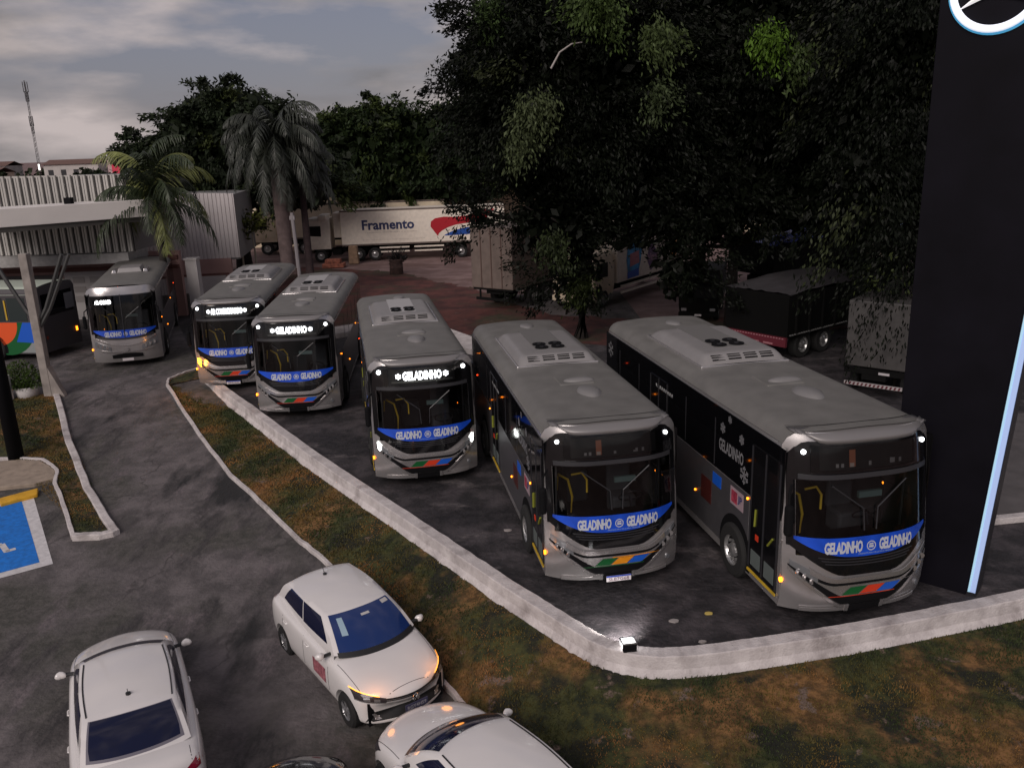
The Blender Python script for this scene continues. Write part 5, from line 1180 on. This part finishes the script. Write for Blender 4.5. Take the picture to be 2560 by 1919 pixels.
# ---- trucks
artic((-14.5, 63.6, 0), 3, 'white articulated lorry marked Framento with red and blue swoosh', truck_white, truck_white, s=.90)
artic((-20.0, 69.5, 0), 2, 'plain cream articulated lorry standing behind the Framento lorry', cream, cream, brand=False, s=.95)
box_truck_rear((-.82, 41.85, 0), -35.6, 'grey brown box truck seen from its rear doors beside the ad lorry', box_grey, L=5.2, H=3.0)
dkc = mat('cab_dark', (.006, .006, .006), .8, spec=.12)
def front_truck(loc, deg, label, cm, bm, ads=False, L=7, s=1, H=2.6, w=2.4):
    g = thing('box_truck', loc, R(deg), label, 'truck', s=s)
    c = cab(g, 0, 0, .62, w, 1.9, 2.1, cm); b = MB(); b.box(-.5, .5, .4, L+2, .55, .85); b.build('chassis', chass, g)
    b = MB(); b.box(-1.25, 1.25, 2.1, 2.1+L, 1.05, 1.05+H); bo = b.build('box_body', bm, g, bevel=.03)
    for y in (.95, L+.6): 
        for s_ in (-1, 1): wheel(g, s_*1.02, y, .45, .45, .3, s_)
    for z in (.75, .45): b = MB(); b.box(1.15, 1.2, 2.6, L-.4, z, z+.12); b.build('side_guard', truck_white, g)
    pl = MB(); pl.box(-.2, .2, -.13, -.11, .42, .53); pl.build('licence_plate', mat('plate_white', (.62, .58, .6), .5), g)
    if ads:
        S = lambda y, z, o=.01: (1.25+o, y, z)
        def pg(pts, m_, o=.012): q = MB(); q.poly([S(y, z, o) for y, z in pts]); return q.build('advert_shape', m_, bo, recalc=False)
        pg([(3.2, 1.15), (3.0, 2.1), (3.3, 3.5), (4.6, 3.6), (4.7, 2.9), (4.5, 1.9), (4.2, 1.2)], mat('ad_cyan', (.03, .28, .6), .5, noise=.7, nscale=1.3))
        pg([(3.35, 1.7), (3.35, 2.35), (4.3, 2.45), (4.35, 1.8)], mat('ad_pink', (.5, .18, .22), .5), .016)
        pg([(3.1, 1.12), (3.1, 1.45), (4.3, 1.55), (4.3, 1.15)], blue_l, .018)
        p_ = pg([(5.15, 1.9), (5.6, 2.9), (6.35, 2.1), (6.5, 1.6), (5.6, 1.25)], mat('ad_purple', (.13, .06, .17), .5, noise=.3, nscale=3))
        text_on('lettering', 'Vitao', mat('ad_rose', (.5, .3, .4), .5), p_, lambda u, v: S(u, v, .02), 5.25, 6.3, 1.75, 2.15, bold=.02)
        pg([(7.9, 1.7), (7.7, 2.3), (8.1, 2.9), (8.6, 2.6), (8.7, 1.8), (8.3, 1.5)], mat('ad_orange', (.6, .25, .03), .5, noise=.5, nscale=3))
    return g
front_truck((3.15, 41.3, 0), -37, 'white cab box truck carrying colourful product adverts behind the big tree trunk', cream, truck_white, True, L=8.2)
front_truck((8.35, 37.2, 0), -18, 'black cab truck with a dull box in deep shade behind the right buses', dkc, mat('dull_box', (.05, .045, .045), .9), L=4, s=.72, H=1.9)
# dump truck in deep shade
def dump_truck():
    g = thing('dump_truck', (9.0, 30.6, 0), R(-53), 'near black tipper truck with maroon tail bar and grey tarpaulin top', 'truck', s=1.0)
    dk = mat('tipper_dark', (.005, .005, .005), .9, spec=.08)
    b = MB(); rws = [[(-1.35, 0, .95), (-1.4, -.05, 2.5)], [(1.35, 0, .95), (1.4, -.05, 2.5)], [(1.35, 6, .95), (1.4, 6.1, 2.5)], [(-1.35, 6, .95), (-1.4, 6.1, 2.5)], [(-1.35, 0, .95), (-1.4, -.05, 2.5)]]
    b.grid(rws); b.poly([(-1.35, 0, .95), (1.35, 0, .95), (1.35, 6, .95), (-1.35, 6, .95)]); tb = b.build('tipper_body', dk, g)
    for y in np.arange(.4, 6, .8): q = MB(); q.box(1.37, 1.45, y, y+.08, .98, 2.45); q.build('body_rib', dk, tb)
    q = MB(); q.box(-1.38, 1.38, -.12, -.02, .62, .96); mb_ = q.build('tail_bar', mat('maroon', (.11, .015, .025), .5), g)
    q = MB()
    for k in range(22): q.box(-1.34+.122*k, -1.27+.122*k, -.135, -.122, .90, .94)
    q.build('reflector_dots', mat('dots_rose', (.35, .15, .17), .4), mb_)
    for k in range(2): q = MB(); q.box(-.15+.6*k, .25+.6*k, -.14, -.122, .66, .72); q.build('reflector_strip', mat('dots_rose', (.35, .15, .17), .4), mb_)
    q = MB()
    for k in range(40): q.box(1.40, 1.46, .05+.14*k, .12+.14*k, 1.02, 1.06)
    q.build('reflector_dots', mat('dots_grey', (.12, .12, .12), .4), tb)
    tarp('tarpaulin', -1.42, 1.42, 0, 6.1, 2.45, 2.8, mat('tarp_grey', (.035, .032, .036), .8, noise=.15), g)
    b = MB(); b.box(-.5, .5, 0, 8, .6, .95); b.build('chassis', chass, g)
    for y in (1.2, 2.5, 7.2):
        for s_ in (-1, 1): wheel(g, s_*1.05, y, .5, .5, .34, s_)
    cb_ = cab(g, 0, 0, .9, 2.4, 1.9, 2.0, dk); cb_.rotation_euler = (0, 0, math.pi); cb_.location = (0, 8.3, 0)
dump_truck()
def tarp_truck(loc, deg, label, m_, s=1):
    g = thing('tarpaulin_truck', loc, R(deg), label, 'truck', s=s)
    b = MB(); b.box(-1.25, 1.25, 0, 7, 1.1, 2.6); b.build('load_bed', chass, g); tarp('tarpaulin', -1.32, 1.32, -.05, 7.05, 2.55, 3.2, m_, g, .5)
    b = MB(); b.box(-.5, .5, 0, 9, .6, 1.0); b.build('chassis', chass, g)
    for y in (1.2, 2.5, 8.2):
        for s_ in (-1, 1): wheel(g, s_*1.05, y, .5, .5, .34, s_)
    cb_ = cab(g, 0, 0, .9, 2.4, 1.9, 2.2, cream); cb_.rotation_euler = (0, 0, math.pi); cb_.location = (0, 9.2, 0)
tarp_truck((12.6, 43.5, 0), -60, 'truck covered by a bright blue tarpaulin behind the tipper', mat('tarp_blue', (.015, .05, .42), .35, noise=.35, nscale=1.5))
tarp_truck((17.0, 47.5, 0), -65, 'truck under a pale blue tarpaulin farthest back at the right', mat('tarp_pale_blue', (.12, .2, .33), .4, noise=.35, nscale=1.5))
def semi():
    g = thing('semi_trailer', (11.15, 25.3, 0), R(-52+12), 'grey semi trailer with red and white striped bumper by the sign tower', 'trailer', s=.72)
    b = MB(); b.box(-1.25, 1.25, 0, 9, 1.25, 4.1); bo = b.build('box_body', mat('trailer_grey', (.075, .07, .068), .6, noise=.12), g, bevel=.04)
    b = MB(); b.box(-1.25, 1.25, -.02, .05, .95, 1.2); b.box(-.5, .5, 0, 8, .7, 1.1); b.build('chassis', chass, g)
    b = MB(); b.box(-1.2, 1.2, -.06, .04, .42, .56); bp_ = b.build('bumper_bar', mat('bumper_white', (.5, .45, .45), .5), g)
    for k in range(14): q = MB(); q.poly([(-1.18+.17*k+dx, -.063, z) for dx, z in ((0, .43), (.08, .43), (.13, .55), (.05, .55))]); q.build('warning_stripe', mat('maroon', (.11, .015, .025), .5), bp_, recalc=False)
    b = MB(); b.box(.2, .65, -.04, -.02, 1.0, 1.1); b.build('licence_plate', mat('plate_white', (.62, .58, .6), .5), g)
    for y in (1.2, 2.4, 3.6):
        for s_ in (-1, 1): wheel(g, s_*1.05, y, .5, .5, .34, s_)
semi()
# cream warehouse behind the lorries
g = thing('warehouse_building', (-12, 74, 0), 0, 'low cream warehouse with stepped roof behind the lorries', 'building')
b = MB(); b.box(-10, 40, 0, 10, 0, 4.6); b.build('wall', cream, g); b = MB(); b.box(-10.1, 40.1, -.15, 10, 4.6, 4.85); b.box(-1, 7.5, 1, 8, 4.85, 5.9); b.build('roof', mat('cream_roof', (.50, .44, .37), .7), g, bevel=.03)
for k in range(9): b = MB(); b.box(-6+5*k, -3.2+5*k, -.06, 0, 0, 3.2); b.build('loading_door', mat('shutter', (.35, .31, .27), .6), g)
# small things in the truck yard
g = thing('oil_drum', (-7.25, 55.4, 0), 0, 'rusty dark drum with weeds standing on the pale dirt', 'drum')
b = MB(); b.grid([[(r_*math.cos(a), r_*math.sin(a), z) for r_, z in ((.01, 0), (.42, 0), (.45, .03), (.43, .4), (.45, .43), (.43, .46), (.43, .85), (.45, .9), (.42, 1.0), (.36, .98), (.34, .8))] for a in np.linspace(0, 6.2832, 25)]); b.build('drum_body', mat('rust', (.05, .028, .024), .9, noise=.5, nscale=5), g, smooth=True)
P = rng.normal(size=(220, 3))*np.array([.25, .25, .2])+np.array([.1, 0, 1.1]); leaf_mesh('weeds', P, P-np.array([.1, 0, .8]), .22, np.full((220, 3), .02), leafM, g)
g = thing('concrete_stump', (-11.0, 61.3, 0), 0, 'brown concrete stump standing in front of the Framento lorry', 'stump')
b = MB(); b.box(-.36, .36, -.3, .3, 0, 1.3, .06); b.build('block', mat('stump_tan', (.20, .13, .085), .9, noise=.3, bump=.5), g, bevel=.06)
b = MB(); b.box(-.9, .6, -.5, .4, 0, .3); b.box(-.7, .35, -.4, .3, .303, .58); o = b.build('brick_pile', mat('brick_orange', (.25, .085, .055), .9, noise=.5, nscale=6), bevel=.05)
o.location = (-12.0, 59.8, 0); tag(o, 'small pile of orange bricks beside the stump under the lorry cab', 'bricks')
b = MB(); b.tube([(-10.75, 44.0, 0), (-10.8, 44.0, 3.2), (-10.85, 44.0, 4.9)], [.12, .10, .09], 8); b.box(-10.98, -10.72, 43.92, 44.08, 4.55, 4.75); tag(b.build('utility_pole', mat('pole_pale', (.24, .22, .23), .6)), 'thin pale concrete pole right of the thick palm trunk', 'pole')
for x_, lab in ((-16.55, 'thin pale sapling stem left of the other sapling by the palm'), (-15.75, 'thin pale sapling stem nearer the thick palm trunk')):
    g = thing('sapling', (x_, 53.5, 0), 0, lab, 'sapling'); b = MB(); b.tube([(0, 0, 0), (.05, 0, 1.8), (-.05, 0, 3.6)], [.07, .06, .03], 6); b.build('trunk', mat('pale_bark', (.42, .38, .3), .8), g)
    n = 260; P = rng.normal(size=(n, 3))*np.array([.6, .5, .35])+np.array([0, 0, 3.7]); leaf_mesh('crown', P, rng.normal(size=(n, 3)), .3, np.array([.08, .09, .02])*(.4+rng.random((n, 1))), leafM, g)

# ---- palms
palm((-11.9, 46.2, 0), 8.2, 'stout palm with a thick pale trunk and drooping grey green fronds', fr=50, flen=3.8, trunk_r=.33, taper=-.35, seed=5, up=1.15, light=(.036, .042, .032), dark=(.022, .026, .018), bulge=.0, barkm=mat('palm_bark', (.17, .125, .12), .9, noise=.25, bump=.5, bscale=9), n_droop=1.35, lw=.075)
palm((-10.95, 47.2, 0), 6.6, 'darker slimmer palm standing right behind the thick trunked palm', fr=18, flen=2.7, trunk_r=.24, seed=8, up=1.0, light=(.025, .03, .022), dark=(.015, .018, .012), barkm=mat('palm_bark_dark', (.05, .032, .034), .9, noise=.3), n_droop=1.4, lw=.07)
palm((-16.3, 40.6, 0), 5.9, 'young coconut palm with yellow green fronds leaning over the older bus', fr=24, flen=3.8, trunk_r=.2, seed=12, up=1.45, light=(.17, .19, .055), dark=(.022, .034, .012), n_droop=1.1, lw=.07)

# ---- trees
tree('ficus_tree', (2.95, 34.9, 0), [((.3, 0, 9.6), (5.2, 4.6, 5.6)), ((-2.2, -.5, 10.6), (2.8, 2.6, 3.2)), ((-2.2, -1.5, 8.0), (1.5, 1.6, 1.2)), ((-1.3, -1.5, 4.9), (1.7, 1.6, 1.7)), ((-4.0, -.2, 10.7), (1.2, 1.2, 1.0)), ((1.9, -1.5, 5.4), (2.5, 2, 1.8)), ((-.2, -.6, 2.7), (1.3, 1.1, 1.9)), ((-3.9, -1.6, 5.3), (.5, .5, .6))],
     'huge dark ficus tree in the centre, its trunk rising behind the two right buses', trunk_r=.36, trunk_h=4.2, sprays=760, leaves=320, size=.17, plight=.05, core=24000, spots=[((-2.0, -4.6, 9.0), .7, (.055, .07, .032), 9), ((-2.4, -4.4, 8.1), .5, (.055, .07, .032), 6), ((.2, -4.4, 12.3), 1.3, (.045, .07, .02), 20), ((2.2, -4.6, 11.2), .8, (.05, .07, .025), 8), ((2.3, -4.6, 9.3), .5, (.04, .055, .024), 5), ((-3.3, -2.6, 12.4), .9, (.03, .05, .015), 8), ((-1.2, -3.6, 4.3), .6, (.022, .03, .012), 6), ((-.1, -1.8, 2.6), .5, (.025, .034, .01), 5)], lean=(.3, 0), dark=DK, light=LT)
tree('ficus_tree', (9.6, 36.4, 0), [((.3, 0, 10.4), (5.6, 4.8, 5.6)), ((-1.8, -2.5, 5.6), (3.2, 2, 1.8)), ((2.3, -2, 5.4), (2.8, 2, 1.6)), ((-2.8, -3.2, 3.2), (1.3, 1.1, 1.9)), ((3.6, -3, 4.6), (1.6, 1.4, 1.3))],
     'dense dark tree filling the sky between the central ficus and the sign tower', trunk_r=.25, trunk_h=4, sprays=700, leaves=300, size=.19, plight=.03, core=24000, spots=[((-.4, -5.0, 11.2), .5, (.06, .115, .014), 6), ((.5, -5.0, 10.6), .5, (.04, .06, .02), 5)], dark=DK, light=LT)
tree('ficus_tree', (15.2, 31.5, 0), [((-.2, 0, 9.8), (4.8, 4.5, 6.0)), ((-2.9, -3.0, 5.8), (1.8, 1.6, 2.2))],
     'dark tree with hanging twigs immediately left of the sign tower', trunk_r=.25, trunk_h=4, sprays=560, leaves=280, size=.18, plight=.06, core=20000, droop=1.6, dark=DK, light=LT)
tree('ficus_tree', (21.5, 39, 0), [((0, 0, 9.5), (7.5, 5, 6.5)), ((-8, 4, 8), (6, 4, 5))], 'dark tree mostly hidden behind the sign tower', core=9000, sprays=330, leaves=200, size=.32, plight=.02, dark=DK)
tree('sapling_tree', (12.1, 25.9, 0), [((0, 0, 3.4), (1.2, 1.1, 1.7)), ((.9, .3, 2.2), (.6, .5, 1.0))], 'thin drooping sapling in front of the grey semi trailer', 'tree', trunk_r=.05, trunk_h=2.6, sprays=70, leaves=100, dark=DK, size=.15, plight=.02, droop=2.2, spray_len=1.3)
tree('mango_tree', (-18.6, 60.5, 0), [((.2, 0, 8.0), (5.6, 4.6, 4.6)), ((-4.6, 0, 6.4), (3.4, 3, 3.2)), ((4.6, -1, 6.2), (3.2, 3, 2.6))],
     'broad dark tree crown behind the two palms, tallest of the background trees', trunk_r=.5, trunk_h=3.2, core=9000, sprays=330, leaves=170, size=.36, dark=(.014, .020, .010), plight=.10, light=(.035, .045, .015), spray_len=2.6)
tree('mango_tree', (-9.8, 71.5, 0), [((0, 0, 8.0), (5.6, 4, 3.6)), ((-3.8, 0, 7.8), (3.5, 3, 3.4)), ((0, -.5, 5.0), (6, 3, 1.8))],
     'rounded green tree above the Framento lorry right of the palms', core=6000, trunk_r=.4, trunk_h=3.6, sprays=190, leaves=150, size=.38, dark=(.015, .024, .009), plight=.35, light=(.035, .05, .014), spray_len=2.4)
tree('mango_tree', (-2.4, 70.5, 0), [((0, 0, 8.2), (5.6, 4, 3.4)), ((4.5, 0, 8), (4, 4, 3.6)), ((-1, -.5, 5.4), (6, 3, 2))],
     'green tree behind the cream warehouse left of the central ficus', core=7000, trunk_r=.4, trunk_h=3.6, sprays=190, leaves=150, size=.38, dark=(.013, .02, .009), plight=.28, light=(.032, .045, .014), spray_len=2.4)
tree('mango_tree', (9, 84, 0), [((0, 0, 7), (8, 4, 5)), ((12, 0, 7), (8, 4, 5.5)), ((26, 0, 7), (9, 4, 6))],
     'far dark trees glimpsed under the big crowns at the right', trunk_r=.4, trunk_h=3, sprays=220, leaves=110, size=.6, plight=.05, spray_len=3)
# bare pale branch in the central ficus
b = MB(); b.tube([(1.6, 29.4, 10.2), (1.9, 29.5, 10.7), (2.3, 29.6, 10.95), (2.65, 29.7, 11.0)], [.035, .03, .025, .015], 6); tag(b.build('bare_branch', mat('pale_branch', (.35, .32, .3), .8)), 'curved bare pale branch sticking out of the central ficus', 'branch')

# ---- horizon, far left
g = thing('radio_mast', (-131.5, 250, 0), 0, 'slender lattice radio mast on the horizon', 'mast'); g.scale = (.38, .38, 1)
b = MB(); ms = mat('mast_grey', (.07, .065, .07), .8)
for k in range(3): a = k*2.094; b.tube([(1.2*math.cos(a), 1.2*math.sin(a), 0), (.5*math.cos(a), .5*math.sin(a), 29)], .12, 4)
for z in np.arange(0, 28, 1.4):
    r0 = 1.2-.7*z/29; r1 = 1.2-.7*(z+1.4)/29
    for k in range(3): a = k*2.094; c_ = (k+1)*2.094; b.tube([(r0*math.cos(a), r0*math.sin(a), z), (r1*math.cos(c_), r1*math.sin(c_), z+1.4)], .08, 4)
b.build('lattice', ms, g)
for z, w_ in ((27, 1.7), (24.5, 1.1), (18, 1.3), (16, .9)):
    b = MB()
    for k in range(6): a = k*1.047; b.box(w_*math.cos(a)-.18, w_*math.cos(a)+.18, w_*math.sin(a)-.18, w_*math.sin(a)+.18, z-1.1, z+1.6)
    b.build('antenna_panel', ms, g)
house_specs = [(-118, 190, 16, 8, 5.4, (.42, .33, .26), 'tan low house at the far left edge of the horizon'), (-103, 210, 13, 8, 6.6, (.45, .42, .40), 'pale two storey house right of the radio mast'),
               (-92, 215, 9, 6, 6.4, (.30, .27, .27), 'grey house left of the red shop sign'), (-80, 205, 14, 8, 5.2, (.36, .26, .25), 'pinkish long house behind the coconut palm'), (-132, 225, 10, 8, 6.6, (.40, .36, .34), 'grey white house behind the tan house')]
for (x, y, w_, d_, h_, c_, lab) in house_specs:
    g = thing('far_house', (x, y, 0), 0, lab, 'house', 'houses along the horizon')
    mm = mat('house_%d' % int(-x), c_, .8, noise=.15, nscale=.5); b = MB(); b.box(-w_/2, w_/2, 0, d_, 0, h_); b.build('wall', mm, g)
    b = MB(); b.poly([(-w_/2-.4, -.4, h_), (w_/2+.4, -.4, h_), (w_/2+.4, d_/2, h_+1.1), (-w_/2-.4, d_/2, h_+1.1)]); b.poly([(-w_/2-.4, d_+.4, h_), (w_/2+.4, d_+.4, h_), (w_/2+.4, d_/2, h_+1.1), (-w_/2-.4, d_/2, h_+1.1)]); b.build('roof', mat('far_roof', (.14, .08, .065), .9), g)
    for k in range(int(w_//3)): b = MB(); b.box(-w_/2+1+3*k, -w_/2+2.2+3*k, -.06, 0, h_-2.6, h_-1.2); b.build('window', black_rib, g)
g = thing('shop_sign', (-87, 200, 0), 0, 'small red sign board glowing faintly on the horizon', 'sign'); b = MB(); b.box(-1.9, 1.9, 0, .4, 3.9, 6.6); b.build('board', mat('sign_red', (.5, .02, .06), .5, emit=.12, ecol=(.7, .03, .08)), g); b = MB(); b.box(-2.6, 5.5, .3, .6, 3.3, 3.8); b.box(-2.9, -2.0, .2, .5, 3.6, 7.3); b.build('frame', mat('sign_pink', (.5, .35, .35), .6), g)
b = MB(); b.box(-1.6, -1.5, 0, .4, 0, 4); b.box(1.5, 1.6, 0, .4, 0, 4); b.build('leg', chass, g)
for i, (x, y, z, en) in enumerate(((-104.2, 198, 5.6, 3), (-134.5, 216, 3.0, 3))):
    g = thing('street_lamp', (x, y, 0), 0, ['tiny lit street lamp left of the red sign on the horizon', 'tiny lit street lamp before the tan house at far left'][i], 'lamp'); b = MB(); b.tube([(0, 0, 0), (0, 0, z)], .1, 5); b.build('pole', chass, g); b = MB(); b.box(-.14, .14, -.1, .1, z, z+1.3); b.build('lamp_head', lamp_dim, g)
n = 9000; P = np.c_[rng.uniform(-175, -60, n), rng.uniform(225, 245, n), rng.random(n)**1.3*5.0]; P[:, 2] *= (.75+.25*np.sin(P[:, 0]*.35)+.2*np.sin(P[:, 0]*1.1))
o = leaf_mesh('far_woodland', P, rng.normal(size=(n, 3)), 1.5, np.array([.02, .026, .014])*(.5+1.2*rng.random((n, 1))), leafM, asp=.7); struct(o, 'stuff'); o['label'] = 'dark band of far trees along the horizon'; o['category'] = 'woodland'
for (x, y, r_, lab) in ((-108, 185, 4.2, 'dark bushy tree right beside the radio mast'), (-84, 180, 3.2, 'low green bushes under the red sign')):
    tree('far_tree', (x, y, 0), [((0, 0, 3.2), (r_*1.6, r_, 2.6))], lab, sprays=40, leaves=60, size=.8, plight=.1, spray_len=2)
